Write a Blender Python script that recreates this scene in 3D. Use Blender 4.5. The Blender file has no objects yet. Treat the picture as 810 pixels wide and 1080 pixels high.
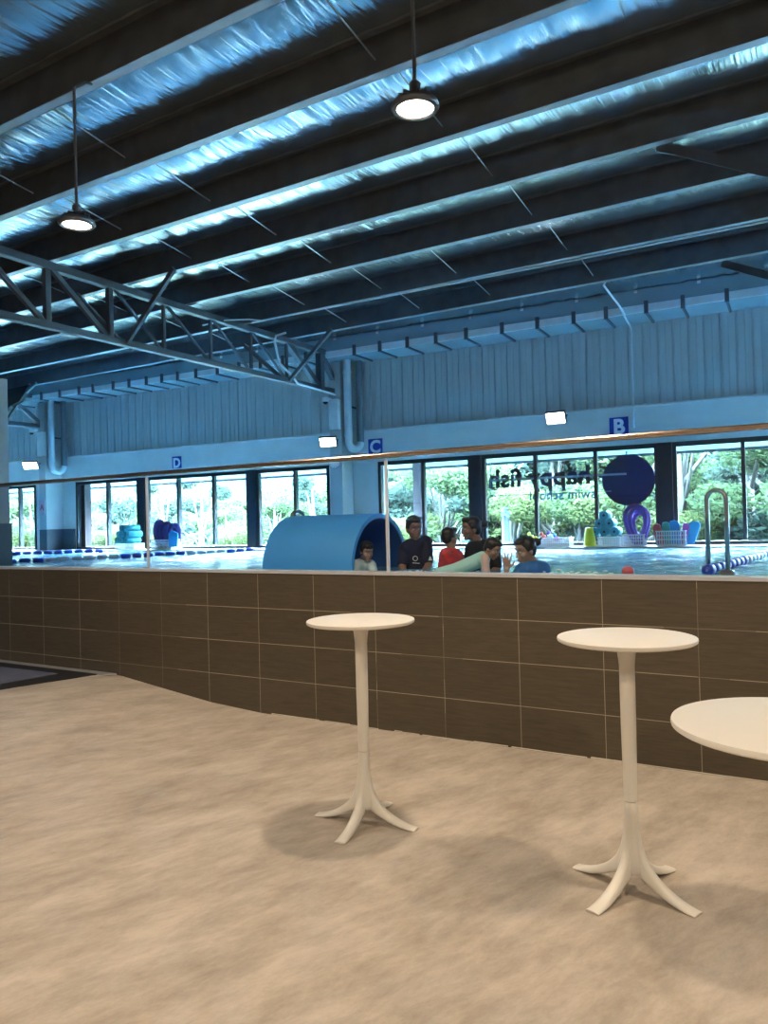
import bpy, bmesh, math, random
from mathutils import Vector, Matrix
random.seed(7)
C = bpy.context.scene.collection
sc = bpy.context.scene
PI = math.pi

# ------------------------------------------------------------------ camera
cam = bpy.data.cameras.new('camera')
cam.sensor_fit = 'VERTICAL'; cam.sensor_height = 36.0; cam.lens = 27.0
cam.clip_start = 0.05; cam.clip_end = 400
camo = bpy.data.objects.new('camera', cam); C.objects.link(camo)
Fv = Vector((-0.5162099, 0.85636973, 0.01257894))
Rv = Vector((0.8559963, 0.51635783, -0.02539535))
Uv = Vector((0.02824304, 0.0023418, 0.99959834))
camo.matrix_world = Matrix(((Rv.x, Uv.x, -Fv.x, 0), (Rv.y, Uv.y, -Fv.y, 0), (Rv.z, Uv.z, -Fv.z, 1.641), (0, 0, 0, 1)))
sc.camera = camo

# ------------------------------------------------------------------ world, light, exposure
SKY = 500.0           # bright overcast high up
SKY_LOW = 4.5         # hazier towards the horizon
LAMP_W = 62.0
LAMP_COL = (1.0, 0.80, 0.585)
w = bpy.data.worlds.new('world'); sc.world = w; w.use_nodes = True
nt = w.node_tree; nt.nodes.clear()
wo = nt.nodes.new('ShaderNodeOutputWorld'); bg = nt.nodes.new('ShaderNodeBackground')
tc = nt.nodes.new('ShaderNodeTexCoord'); mp = nt.nodes.new('ShaderNodeMapping'); mp.inputs['Scale'].default_value = (1, 1, 3.5)
nz = nt.nodes.new('ShaderNodeTexNoise'); nz.inputs['Scale'].default_value = 2.2; nz.inputs['Detail'].default_value = 5
cr = nt.nodes.new('ShaderNodeValToRGB')
cr.color_ramp.elements[0].position = 0.35; cr.color_ramp.elements[0].color = (0.56, 0.80, 0.92, 1)
cr.color_ramp.elements[1].position = 0.65; cr.color_ramp.elements[1].color = (0.68, 0.87, 0.96, 1)
nt.links.new(tc.outputs['Generated'], mp.inputs['Vector']); nt.links.new(mp.outputs[0], nz.inputs['Vector'])
nt.links.new(nz.outputs['Fac'], cr.inputs['Fac']); nt.links.new(cr.outputs[0], bg.inputs['Color'])
sx = nt.nodes.new('ShaderNodeSeparateXYZ'); mr = nt.nodes.new('ShaderNodeMapRange'); mr.interpolation_type = 'SMOOTHSTEP'
mr.inputs['From Min'].default_value = .10; mr.inputs['From Max'].default_value = .36; mr.inputs['To Min'].default_value = SKY_LOW; mr.inputs['To Max'].default_value = SKY
nt.links.new(tc.outputs['Generated'], sx.inputs[0]); nt.links.new(sx.outputs[2], mr.inputs['Value']); nt.links.new(mr.outputs[0], bg.inputs['Strength'])
nt.links.new(bg.outputs[0], wo.inputs['Surface'])

sun = bpy.data.lights.new('sun', 'SUN'); sun.energy = 8.0; sun.angle = 0.3; sun.color = (1.0, 0.97, 0.9)
suno = bpy.data.objects.new('sun', sun); C.objects.link(suno); suno.rotation_euler = (math.radians(38), 0, math.radians(150))
suno.location = (0, 20, 20)

sc.view_settings.view_transform = 'Standard'; sc.view_settings.look = 'None'
sc.view_settings.exposure = 0.0; sc.view_settings.gamma = 1.0; sc.view_settings.use_curve_mapping = False
sc.cycles.max_bounces = 12; sc.cycles.diffuse_bounces = 7; sc.cycles.glossy_bounces = 4
sc.cycles.transparent_max_bounces = 16; sc.cycles.caustics_refractive = False; sc.cycles.caustics_reflective = True; sc.cycles.blur_glossy = 1.0
sc.cycles.sample_clamp_indirect = 40.0

# back wall frame: u along the wall, v outwards (away from the hall), z up
ANG = math.atan(0.05304232); E0 = 13.3
eu = Vector((math.cos(ANG), math.sin(ANG), 0)); en = Vector((-math.sin(ANG), math.cos(ANG), 0))
def B(u, v, z): return Vector((0, E0, 0)) + eu * u + en * v + Vector((0, 0, z))
def A(x, y, z): return Vector((x, y, z))

# portal helps the light find the window band
pl = bpy.data.lights.new('window_portal', 'AREA'); pl.shape = 'RECTANGLE'; pl.size = 26; pl.size_y = 1.8
pl.cycles.is_portal = True
po = bpy.data.objects.new('window_portal', pl); C.objects.link(po)
zaxis = en; yax = Vector((0, 0, 1)); xax = yax.cross(zaxis)
po.matrix_world = Matrix(((xax.x, 0, zaxis.x, B(-8, .25, 2).x), (xax.y, 0, zaxis.y, B(-8, .25, 2).y), (0, 1, 0, 2.0), (0, 0, 0, 1)))

# ------------------------------------------------------------------ materials
MATS = {}
def mat(name, col, rough=0.5, metal=0.0, emit=None, estr=0.0, noise=None, bump=None, spec=0.5, tint2=None, coords='Object', nscale=(1, 1, 1), subsurf=0):
    if name in MATS: return MATS[name]
    m = bpy.data.materials.new(name); m.use_nodes = True; n = m.node_tree
    b = n.nodes['Principled BSDF']
    b.inputs['Base Color'].default_value = (*col, 1); b.inputs['Roughness'].default_value = rough
    b.inputs['Metallic'].default_value = metal; b.inputs['Specular IOR Level'].default_value = spec
    if emit: b.inputs['Emission Color'].default_value = (*emit, 1); b.inputs['Emission Strength'].default_value = estr
    t = n.nodes.new('ShaderNodeTexCoord'); mpn = n.nodes.new('ShaderNodeMapping'); mpn.inputs['Scale'].default_value = nscale
    n.links.new(t.outputs[coords], mpn.inputs['Vector'])
    if noise is None: noise = 6.0
    no = n.nodes.new('ShaderNodeTexNoise'); no.inputs['Scale'].default_value = noise; no.inputs['Detail'].default_value = 6
    n.links.new(mpn.outputs[0], no.inputs['Vector'])
    c2 = tint2 if tint2 else tuple(c * 0.9 for c in col)
    r = n.nodes.new('ShaderNodeValToRGB'); r.color_ramp.elements[0].position = .35; r.color_ramp.elements[1].position = .65
    r.color_ramp.elements[0].color = (*c2, 1); r.color_ramp.elements[1].color = (*col, 1)
    n.links.new(no.outputs['Fac'], r.inputs['Fac']); n.links.new(r.outputs[0], b.inputs['Base Color'])
    if bump:
        bp = n.nodes.new('ShaderNodeBump'); bp.inputs['Strength'].default_value = bump[0]; bp.inputs['Distance'].default_value = bump[1]
        n.links.new(no.outputs['Fac'], bp.inputs['Height']); n.links.new(bp.outputs[0], b.inputs['Normal'])
    MATS[name] = m; return m

def glass(name, tint, refl=1.0):
    m = bpy.data.materials.new(name); m.use_nodes = True; n = m.node_tree; n.nodes.clear()
    o = n.nodes.new('ShaderNodeOutputMaterial'); tr = n.nodes.new('ShaderNodeBsdfTransparent'); gl = n.nodes.new('ShaderNodeBsdfGlossy')
    tr.inputs['Color'].default_value = (*tint, 1); gl.inputs['Roughness'].default_value = 0.02
    lw = n.nodes.new('ShaderNodeLayerWeight'); lw.inputs['Blend'].default_value = 0.5
    pw = n.nodes.new('ShaderNodeMath'); pw.operation = 'POWER'; pw.inputs[1].default_value = 5.0; n.links.new(lw.outputs['Facing'], pw.inputs[0])
    ad = n.nodes.new('ShaderNodeMath'); ad.operation = 'MULTIPLY_ADD'; ad.inputs[1].default_value = 0.96; ad.inputs[2].default_value = 0.04; n.links.new(pw.outputs[0], ad.inputs[0])
    mx = n.nodes.new('ShaderNodeMixShader'); mu = n.nodes.new('ShaderNodeMath'); mu.operation = 'MULTIPLY'; mu.inputs[1].default_value = refl
    n.links.new(ad.outputs[0], mu.inputs[0]); n.links.new(mu.outputs[0], mx.inputs['Fac'])
    n.links.new(tr.outputs[0], mx.inputs[1]); n.links.new(gl.outputs[0], mx.inputs[2]); n.links.new(mx.outputs[0], o.inputs['Surface'])
    return m

M_pane = glass('window_glass', (0.80, 0.90, 0.985), 0.5)
M_balu = glass('balustrade_glass', (0.96, 0.98, 0.99), 0.5)
M_black = mat('black_aluminium', (0.012, 0.014, 0.022), .4)
M_beam = mat('painted_beam', (0.70, 0.71, 0.68), .7, noise=2)
M_clad = mat('metal_cladding', (0.60, 0.62, 0.61), .42, metal=.2, noise=3, nscale=(3, 3, .3))
M_steel = mat('painted_steel', (0.085, 0.10, 0.12), .5, noise=9)
M_purlin = mat('galvanised_purlin', (0.112, 0.124, 0.142), .42, metal=.4, noise=5, tint2=(0.085, 0.095, 0.11))
M_flange = mat('galvanised_flange', (0.33, 0.35, 0.37), .4, metal=.5, noise=5)
M_gutter = mat('gutter_steel', (0.26, 0.36, 0.40), .5, noise=2)
M_white = mat('white_paint', (0.88, 0.89, 0.88), .5)
M_strip = mat('translucent_strip', (0.80, 0.86, 0.88), .5)
M_pipe = mat('pvc_pipe', (0.62, 0.68, 0.70), .35)
M_chrome = mat('stainless_steel', (0.62, 0.60, 0.58), .18, metal=1.0)
M_rail = mat('brushed_rail', (0.42, 0.30, 0.22), .25, metal=1.0)
M_table = mat('cream_plastic', (0.74, 0.70, 0.63), .38, noise=3, tint2=(0.72, 0.68, 0.605))
M_bark = mat('bark', (0.05, 0.045, 0.038), .9)
M_deck = mat('deck_tile', (0.30, 0.36, 0.40), .5)
M_brick = mat('outdoor_brick', (0.035, 0.014, 0.012), .9, noise=14)
M_col_lo = mat('grey_tile', (0.07, 0.095, 0.12), .35)
M_grass = mat('grass', (0.04, 0.05, 0.03), .9)
M_sign = mat('sign_blue', (0.01, 0.035, 0.33), .4)
M_lite = mat('sign_white', (0.85, 0.87, 0.9), .4)
M_navy = mat('decal_navy', (0.012, 0.012, 0.07), .4)
M_mid = mat('decal_blue', (0.03, 0.17, 0.45), .4)
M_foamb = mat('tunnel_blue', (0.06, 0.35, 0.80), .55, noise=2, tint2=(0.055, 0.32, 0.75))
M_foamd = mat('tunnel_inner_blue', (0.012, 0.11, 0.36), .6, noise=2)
M_purple = mat('purple_foam', (0.14, 0.05, 0.36), .6)
M_purpled = mat('dark_purple_foam', (0.055, 0.025, 0.15), .6)
M_teal = mat('teal_foam', (0.03, 0.30, 0.36), .6)
M_yellow = mat('yellow_plastic', (0.80, 0.72, 0.02), .4)
M_redp = mat('red_plastic', (0.65, 0.10, 0.08), .4)
M_bluep = mat('blue_foam', (0.02, 0.30, 0.62), .5)
M_pink = mat('pink_foam', (0.55, 0.10, 0.42), .5)
M_basket = mat('white_plastic_basket', (0.72, 0.72, 0.72), .5)
M_float = mat('float_blue', (0.01, 0.05, 0.42), .35)
M_floatw = mat('float_white', (0.45, 0.58, 0.7), .35)
M_skin = mat('skin', (0.24, 0.14, 0.10), .5, noise=8)
M_skin2 = mat('skin_light', (0.34, 0.21, 0.155), .5, noise=8)
M_hair = mat('black_hair', (0.008, 0.007, 0.008), .45, noise=60, bump=(.5, .003))
M_eye = mat('eye_white', (0.6, 0.6, 0.6), .3)
M_pupil = mat('pupil', (0.01, 0.008, 0.006), .2)
M_lip = mat('lips', (0.35, 0.10, 0.09), .5)
M_cnavy = mat('navy_cloth', (0.008, 0.012, 0.045), .8)
M_cblack = mat('black_cloth', (0.006, 0.007, 0.010), .8)
M_cblue = mat('blue_rash_guard', (0.015, 0.14, 0.40), .6)
M_cred = mat('red_patterned_cloth', (0.60, 0.03, 0.03), .6, noise=22, tint2=(0.25, 0.03, 0.05))
M_cmint = mat('mint_cloth', (0.40, 0.70, 0.62), .6)
M_cpeach = mat('peach_cloth', (0.70, 0.45, 0.38), .6)
M_cpale = mat('pale_grey_cloth', (0.50, 0.62, 0.62), .6)
M_cteal = mat('teal_cloth', (0.12, 0.36, 0.42), .6)
M_pillar = mat('pillar_blue_grey', (0.50, 0.52, 0.52), .7, noise=2)
M_dark = mat('dark_mesh', (0.012, 0.010, 0.010), .8)
M_matb = mat('black_rubber', (0.008, 0.008, 0.010), .7)
M_matg = mat('grey_carpet', (0.10, 0.11, 0.16), .95, noise=5, tint2=(0.075, 0.085, 0.13), bump=(.6, .004))
M_trim = mat('aluminium_trim', (0.55, 0.55, 0.55), .35, metal=.6)

def lampmat(name, col, s):
    m = bpy.data.materials.new(name); m.use_nodes = True; b = m.node_tree.nodes['Principled BSDF']
    b.inputs['Base Color'].default_value = (.9, .9, .9, 1); b.inputs['Emission Color'].default_value = (*col, 1); b.inputs['Emission Strength'].default_value = s
    return m
M_lamp = lampmat('warm_led', (1, .86, .66), 14); M_flood = lampmat('cool_led', (.92, .96, 1), 22)

def math_node(n, op, a, b=None):
    x = n.nodes.new('ShaderNodeMath'); x.operation = op
    for i, v in enumerate((a, b)):
        if v is None: continue
        if isinstance(v, (int, float)): x.inputs[i].default_value = v
        else: n.links.new(v, x.inputs[i])
    return x.outputs[0]

def tile_mat():
    m = bpy.data.materials.new('brown_wall_tile'); m.use_nodes = True; n = m.node_tree; b = n.nodes['Principled BSDF']
    g = n.nodes.new('ShaderNodeNewGeometry'); s = n.nodes.new('ShaderNodeSeparateXYZ'); n.links.new(g.outputs['Position'], s.inputs[0])
    fx = math_node(n, 'MULTIPLY', math_node(n, 'ADD', s.outputs[0], 60.828), 1 / .6)
    fz = math_node(n, 'MULTIPLY', s.outputs[2], 1 / .3047)
    cx = math_node(n, 'ABSOLUTE', math_node(n, 'SUBTRACT', math_node(n, 'FRACT', math_node(n, 'ADD', fx, .5)), .5))
    cz = math_node(n, 'ABSOLUTE', math_node(n, 'SUBTRACT', math_node(n, 'FRACT', math_node(n, 'ADD', fz, .5)), .5))
    gx = math_node(n, 'LESS_THAN', cx, .0032); gz = math_node(n, 'LESS_THAN', cz, .0075)
    # some joints are filled: break the lines up with a slow noise
    no0 = n.nodes.new('ShaderNodeTexNoise'); no0.inputs['Scale'].default_value = 1.1; n.links.new(g.outputs['Position'], no0.inputs['Vector'])
    brk = math_node(n, 'MULTIPLY', math_node(n, 'GREATER_THAN', no0.outputs['Fac'], .42), .5)
    gr = math_node(n, 'MULTIPLY', math_node(n, 'MAXIMUM', gx, gz), math_node(n, 'ADD', brk, .36))
    mp = n.nodes.new('ShaderNodeMapping'); mp.inputs['Scale'].default_value = (5, 5, 70); n.links.new(g.outputs['Position'], mp.inputs['Vector'])
    no = n.nodes.new('ShaderNodeTexNoise'); no.inputs['Scale'].default_value = 1.3; no.inputs['Detail'].default_value = 5; no.inputs['Distortion'].default_value = .6
    n.links.new(mp.outputs[0], no.inputs['Vector'])
    r = n.nodes.new('ShaderNodeValToRGB'); r.color_ramp.elements[0].position = .3; r.color_ramp.elements[1].position = .7
    r.color_ramp.elements[0].color = (0.062, 0.049, 0.032, 1); r.color_ramp.elements[1].color = (0.088, 0.069, 0.045, 1)
    n.links.new(no.outputs['Fac'], r.inputs['Fac'])
    cell = n.nodes.new('ShaderNodeCombineXYZ'); n.links.new(math_node(n, 'FLOOR', fx), cell.inputs[0]); n.links.new(math_node(n, 'FLOOR', fz), cell.inputs[1])
    wn = n.nodes.new('ShaderNodeTexWhiteNoise'); n.links.new(cell.outputs[0], wn.inputs['Vector'])
    hs = n.nodes.new('ShaderNodeHueSaturation'); n.links.new(r.outputs[0], hs.inputs['Color'])
    n.links.new(math_node(n, 'ADD', math_node(n, 'MULTIPLY', wn.outputs['Value'], .16), .92), hs.inputs['Value'])
    mx = n.nodes.new('ShaderNodeMix'); mx.data_type = 'RGBA'; n.links.new(gr, mx.inputs['Factor'])
    n.links.new(hs.outputs[0], mx.inputs[6]); mx.inputs[7].default_value = (0.42, 0.36, 0.27, 1)
    n.links.new(mx.outputs[2], b.inputs['Base Color']); b.inputs['Roughness'].default_value = .42
    bp = n.nodes.new('ShaderNodeBump'); bp.inputs['Strength'].default_value = .35; bp.inputs['Distance'].default_value = .004
    n.links.new(no.outputs['Fac'], bp.inputs['Height']); n.links.new(bp.outputs[0], b.inputs['Normal'])
    return m
M_tile = tile_mat()

def floor_mat():
    m = bpy.data.materials.new('mottled_vinyl_floor'); m.use_nodes = True; n = m.node_tree; b = n.nodes['Principled BSDF']
    g = n.nodes.new('ShaderNodeNewGeometry')
    m0 = n.nodes.new('ShaderNodeMapping'); m0.inputs['Rotation'].default_value = (0, 0, .33); n.links.new(g.outputs['Position'], m0.inputs['Vector'])
    mp = n.nodes.new('ShaderNodeMapping'); mp.inputs['Scale'].default_value = (2.3, .85, 1)
    n.links.new(m0.outputs[0], mp.inputs['Vector'])
    a = n.nodes.new('ShaderNodeTexNoise'); a.inputs['Scale'].default_value = 3.6; a.inputs['Detail'].default_value = 14; a.inputs['Roughness'].default_value = .8; a.inputs['Distortion'].default_value = .2
    n.links.new(mp.outputs[0], a.inputs['Vector'])
    r = n.nodes.new('ShaderNodeValToRGB'); r.color_ramp.elements[0].position = .37; r.color_ramp.elements[1].position = .62
    r.color_ramp.elements[0].color = (0.305, 0.256, 0.205, 1); r.color_ramp.elements[1].color = (0.520, 0.455, 0.380, 1)
    a2 = n.nodes.new('ShaderNodeTexNoise'); a2.inputs['Scale'].default_value = 1.5; a2.inputs['Detail'].default_value = 3; n.links.new(mp.outputs[0], a2.inputs['Vector'])
    mixf = math_node(n, 'ADD', math_node(n, 'MULTIPLY', a.outputs['Fac'], .68), math_node(n, 'MULTIPLY', a2.outputs['Fac'], .32))
    n.links.new(mixf, r.inputs['Fac']); n.links.new(r.outputs[0], b.inputs['Base Color'])
    b.inputs['Roughness'].default_value = .5; b.inputs['Specular IOR Level'].default_value = .255
    return m
M_floor = floor_mat()

def foil_mat():
    m = bpy.data.materials.new('foil_insulation'); m.use_nodes = True; n = m.node_tree; b = n.nodes['Principled BSDF']
    g = n.nodes.new('ShaderNodeNewGeometry'); mp = n.nodes.new('ShaderNodeMapping'); mp.inputs['Scale'].default_value = (9, .55, .5)
    mp.inputs['Rotation'].default_value = (0, 0, .10)
    n.links.new(g.outputs['Position'], mp.inputs['Vector'])
    a = n.nodes.new('ShaderNodeTexNoise'); a.inputs['Scale'].default_value = 1.0; a.inputs['Detail'].default_value = 6; a.inputs['Distortion'].default_value = .8
    n.links.new(mp.outputs[0], a.inputs['Vector'])
    b.inputs['Base Color'].default_value = (0.50, 0.575, 0.62, 1); b.inputs['Metallic'].default_value = .92; b.inputs['Roughness'].default_value = .2
    bp = n.nodes.new('ShaderNodeBump'); bp.inputs['Strength'].default_value = .6; bp.inputs['Distance'].default_value = .032
    n.links.new(a.outputs['Fac'], bp.inputs['Height']); n.links.new(bp.outputs[0], b.inputs['Normal'])
    return m
M_foil = foil_mat()

def water_mat():
    m = bpy.data.materials.new('pool_water'); m.use_nodes = True; n = m.node_tree; b = n.nodes['Principled BSDF']
    g = n.nodes.new('ShaderNodeNewGeometry')
    mp = n.nodes.new('ShaderNodeMapping'); mp.inputs['Scale'].default_value = (1, 1.2, 1); n.links.new(g.outputs['Position'], mp.inputs['Vector'])
    a = n.nodes.new('ShaderNodeTexNoise'); a.inputs['Scale'].default_value = 3.8; a.inputs['Detail'].default_value = 5; a.inputs['Roughness'].default_value = .6; a.inputs['Distortion'].default_value = 1.6
    n.links.new(mp.outputs[0], a.inputs['Vector'])
    r = n.nodes.new('ShaderNodeValToRGB'); r.color_ramp.elements[0].position = .38; r.color_ramp.elements[1].position = .62
    r.color_ramp.elements[0].color = (0.06, 0.28, 0.50, 1); r.color_ramp.elements[1].color = (0.24, 0.54, 0.70, 1)  # two ripple tones paint reflection pattern into the water's base colour
    n.links.new(a.outputs['Fac'], r.inputs['Fac']); n.links.new(r.outputs[0], b.inputs['Base Color'])
    b.inputs['Roughness'].default_value = .08; b.inputs['IOR'].default_value = 1.33; b.inputs['Specular IOR Level'].default_value = .25
    bp = n.nodes.new('ShaderNodeBump'); bp.inputs['Strength'].default_value = 1.0; bp.inputs['Distance'].default_value = .10
    n.links.new(a.outputs['Fac'], bp.inputs['Height']); n.links.new(bp.outputs[0], b.inputs['Normal'])
    return m
M_water = water_mat()

def leaf_mat(name, c1, c2):
    m = bpy.data.materials.new(name); m.use_nodes = True; n = m.node_tree; n.nodes.clear()
    o = n.nodes.new('ShaderNodeOutputMaterial'); d = n.nodes.new('ShaderNodeBsdfDiffuse'); t = n.nodes.new('ShaderNodeBsdfTranslucent')
    g = n.nodes.new('ShaderNodeNewGeometry'); a = n.nodes.new('ShaderNodeTexNoise'); a.inputs['Scale'].default_value = 1.6; a.inputs['Detail'].default_value = 5
    n.links.new(g.outputs['Position'], a.inputs['Vector'])
    r = n.nodes.new('ShaderNodeValToRGB'); r.color_ramp.elements[0].position = .35; r.color_ramp.elements[1].position = .65
    r.color_ramp.elements[0].color = (*c1, 1); r.color_ramp.elements[1].color = (*c2, 1)
    n.links.new(a.outputs['Fac'], r.inputs['Fac'])
    for s in (d, t): n.links.new(r.outputs[0], s.inputs['Color'])
    x = n.nodes.new('ShaderNodeMixShader'); x.inputs['Fac'].default_value = .5
    n.links.new(d.outputs[0], x.inputs[1]); n.links.new(t.outputs[0], x.inputs[2]); n.links.new(x.outputs[0], o.inputs['Surface'])
    return m
M_leaf = [leaf_mat('leaf_green', (0.020, 0.030, 0.015), (0.036, 0.052, 0.022)), leaf_mat('leaf_bluish', (0.018, 0.028, 0.023), (0.032, 0.044, 0.034)),
          leaf_mat('leaf_yellow', (0.028, 0.036, 0.015), (0.050, 0.060, 0.022)), leaf_mat('leaf_rusty', (0.025, 0.025, 0.015), (0.046, 0.036, 0.025))]

# ------------------------------------------------------------------ mesh helpers
class MB:
    def __init__(s): s.v = []; s.f = []; s.m = []; s.cur = 0
    def add(s, vs, fs):
        o = len(s.v); s.v += [Vector(v) for v in vs]; s.f += [tuple(i + o for i in f) for f in fs]; s.m += [s.cur] * len(fs)
        return s
    def box(s, x0, x1, y0, y1, z0, z1, fr=A):
        vs = [fr(x, y, z) for z in (z0, z1) for y in (y0, y1) for x in (x0, x1)]
        return s.add(vs, [(0, 2, 3, 1), (4, 5, 7, 6), (0, 1, 5, 4), (2, 6, 7, 3), (0, 4, 6, 2), (1, 3, 7, 5)])
    def bar(s, p, q, w, h, up=(0, 0, 1)):
        p = Vector(p); q = Vector(q); d = (q - p).normalized(); up = Vector(up)
        if abs(d.dot(up)) > .98: up = Vector((1, 0, 0))
        a = d.cross(up).normalized(); b = a.cross(d).normalized()
        vs = [c + a * i * w / 2 + b * j * h / 2 for c in (p, q) for i, j in ((-1, -1), (1, -1), (1, 1), (-1, 1))]
        return s.add(vs, [(0, 3, 2, 1), (4, 5, 6, 7), (0, 1, 5, 4), (1, 2, 6, 5), (2, 3, 7, 6), (3, 0, 4, 7)])
    def tube(s, pts, r, n=10, caps=True):
        pts = [Vector(p) for p in pts]; rs = r if isinstance(r, (list, tuple)) else [r] * len(pts)
        vs = []; fs = []; prev = None
        for i, p in enumerate(pts):
            d = (pts[min(i + 1, len(pts) - 1)] - pts[max(i - 1, 0)]).normalized()
            a = prev - d * prev.dot(d) if prev is not None else d.cross(Vector((0, 0, 1)))
            if a.length < 1e-4: a = d.cross(Vector((1, 0, 0)))
            a.normalize(); prev = a; b = d.cross(a)
            for k in range(n):
                t = 2 * PI * k / n; vs.append(p + (a * math.cos(t) + b * math.sin(t)) * rs[i])
        for i in range(len(pts) - 1):
            for k in range(n):
                k2 = (k + 1) % n; fs.append((i * n + k, i * n + k2, (i + 1) * n + k2, (i + 1) * n + k))
        if caps: fs.append(tuple(range(n))[::-1]); fs.append(tuple((len(pts) - 1) * n + k for k in range(n)))
        return s.add(vs, fs)
    def lathe(s, prof, n=32, c=(0, 0, 0), caps=True):
        c = Vector(c); vs = []; fs = []
        for r, z in prof:
            for k in range(n):
                t = 2 * PI * k / n; vs.append(c + Vector((r * math.cos(t), r * math.sin(t), z)))
        for i in range(len(prof) - 1):
            for k in range(n):
                k2 = (k + 1) % n; fs.append((i * n + k, i * n + k2, (i + 1) * n + k2, (i + 1) * n + k))
        if caps: fs.append(tuple(range(n))[::-1]); fs.append(tuple((len(prof) - 1) * n + k for k in range(n)))
        return s.add(vs, fs)
    def ell(s, c, r, R=None, n=14, m=9):
        c = Vector(c); vs = []; fs = []; R = R or Matrix.Identity(3)
        vs.append(c + R @ Vector((0, 0, -r[2])))
        for i in range(1, m):
            ph = -PI / 2 + PI * i / m
            for k in range(n):
                t = 2 * PI * k / n; vs.append(c + R @ Vector((r[0] * math.cos(ph) * math.cos(t), r[1] * math.cos(ph) * math.sin(t), r[2] * math.sin(ph))))
        vs.append(c + R @ Vector((0, 0, r[2]))); L = len(vs) - 1
        for k in range(n):
            k2 = (k + 1) % n; fs.append((0, 1 + k2, 1 + k)); fs.append((L, L - n + k, L - n + k2))
            for i in range(m - 2): fs.append((1 + i * n + k, 1 + i * n + k2, 1 + (i + 1) * n + k2, 1 + (i + 1) * n + k))
        return s.add(vs, fs)
    def cap(s, p, q, r0, r1, n=12):
        s.tube([p, q], [r0, r1], n); s.ell(p, (r0,) * 3, n=n, m=8); return s.ell(q, (r1,) * 3, n=n, m=8)
    def prism(s, poly, y0, y1, fr):
        n = len(poly); vs = [fr(a, y0, b) for a, b in poly] + [fr(a, y1, b) for a, b in poly]
        fs = [tuple(range(n)), tuple(range(2 * n - 1, n - 1, -1))] + [(i, i + n, (i + 1) % n + n, (i + 1) % n) for i in range(n)]
        return s.add(vs, fs)
    def build(s, name, mats, parent=None, smooth=False, recalc=True, bevel=0, autosm=None):
        if not isinstance(mats, (list, tuple)): mats = [mats]
        off = Vector((0, 0, 0)); p = parent
        while p is not None: off += p.location; p = p.parent
        me = bpy.data.meshes.new(name); me.from_pydata([v - off for v in s.v], [], s.f)
        for m in mats: me.materials.append(m)
        me.polygons.foreach_set('material_index', s.m)
        if recalc:
            bm = bmesh.new(); bm.from_mesh(me); bmesh.ops.recalc_face_normals(bm, faces=bm.faces); bm.to_mesh(me); bm.free()
        if smooth:
            me.polygons.foreach_set('use_smooth', [True] * len(me.polygons))
            if autosm is not None: me.set_sharp_from_angle(angle=math.radians(autosm))
        o = bpy.data.objects.new(name, me); C.objects.link(o)
        if parent: o.parent = parent
        if bevel:
            b = o.modifiers.new('bevel', 'BEVEL'); b.width = bevel; b.segments = 2; b.limit_method = 'ANGLE'
        return o

def tag(o, label, cat, group=None, kind=None):
    o['label'] = label; o['category'] = cat
    if group: o['group'] = group
    if kind: o['kind'] = kind
    return o
def thing(name, loc, label, cat, group=None, rz=0):
    o = bpy.data.objects.new(name, None); C.objects.link(o); o.location = loc; o.rotation_euler = (0, 0, rz)
    o.empty_display_size = .1
    return tag(o, label, cat, group)
def struct(o): o['kind'] = 'structure'; return o
def copy_tree(o, parent=None):
    c = o.copy(); C.objects.link(c); c.parent = parent
    for ch in [x for x in C.objects if x.parent == o]: copy_tree(ch, c)
    return c
def text_mb(body, size, fr, extr=.004, bold=0.0, mirror=False, spacing=1.0):
    cu = bpy.data.curves.new('t', 'FONT'); cu.body = body; cu.size = size; cu.extrude = extr; cu.offset = bold; cu.align_x = 'CENTER'; cu.align_y = 'BOTTOM_BASELINE'
    cu.space_character = spacing; cu.resolution_u = 4
    o = bpy.data.objects.new('t', cu); C.objects.link(o)
    dg = bpy.context.evaluated_depsgraph_get(); dg.update()
    me = bpy.data.meshes.new_from_object(o.evaluated_get(dg))
    mb = MB(); k = -1 if mirror else 1
    mb.add([fr(v.co.x * k, v.co.z, v.co.y) for v in me.vertices], [tuple(p.vertices) for p in me.polygons])
    bpy.data.objects.remove(o); bpy.data.curves.remove(cu); bpy.data.meshes.remove(me)
    return mb

# ------------------------------------------------------------------ shell
WY = 5.177           # lobby face of the tiled wall
ZP = 0.19            # raised floor at the far left
# floor with the ramp up to the landing at far left
fl = MB(); xs = [-24.2, -6.45, -6.2, -5.6, -5.0, -4.4, 7.2]; zs = [ZP, ZP, .177, .105, .036, 0, 0]
vs = []; fs = []
ys = [-6.2, 2.2, 3.2, WY + .05]
for j, y in enumerate(ys):
    for x, z in zip(xs, zs): vs.append((x, y, z * (0, 0, 1, 1)[j]))
nx = len(xs)
for j in range(len(ys) - 1):
    for i in range(nx - 1): fs.append((j * nx + i, j * nx + i + 1, (j + 1) * nx + i + 1, (j + 1) * nx + i))
fl.add(vs, fs)
# underside / thickness
fl.box(-24.2, 7.2, -6.2, WY + .05, -.25, -.02)
struct(fl.build('floor', M_floor))

wl = MB().box(-24.2, 7.2, WY, WY + .16, -.2, 1.219)
wp = struct(wl.build('wall_poolside', M_tile))
struct(MB().box(-24.2, 7.2, WY - .006, WY + .165, 1.2195, 1.242).build('trim_1', mat('coping_stone', (0.46, 0.48, 0.53), .35)))
# rough mortar bead where the tiles meet the floor
mb = MB(); x = -4.3
while x < 7:
    l = random.uniform(.05, .4); mb.box(x, x + l, WY - random.uniform(.006, .016), WY + .001, -.005, random.uniform(.006, .016)); x += l + random.choice([0, 0, .03, .15])
struct(mb.build('trim_2', mat('mortar_bead', (0.55, 0.50, 0.42), .9)))

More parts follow.
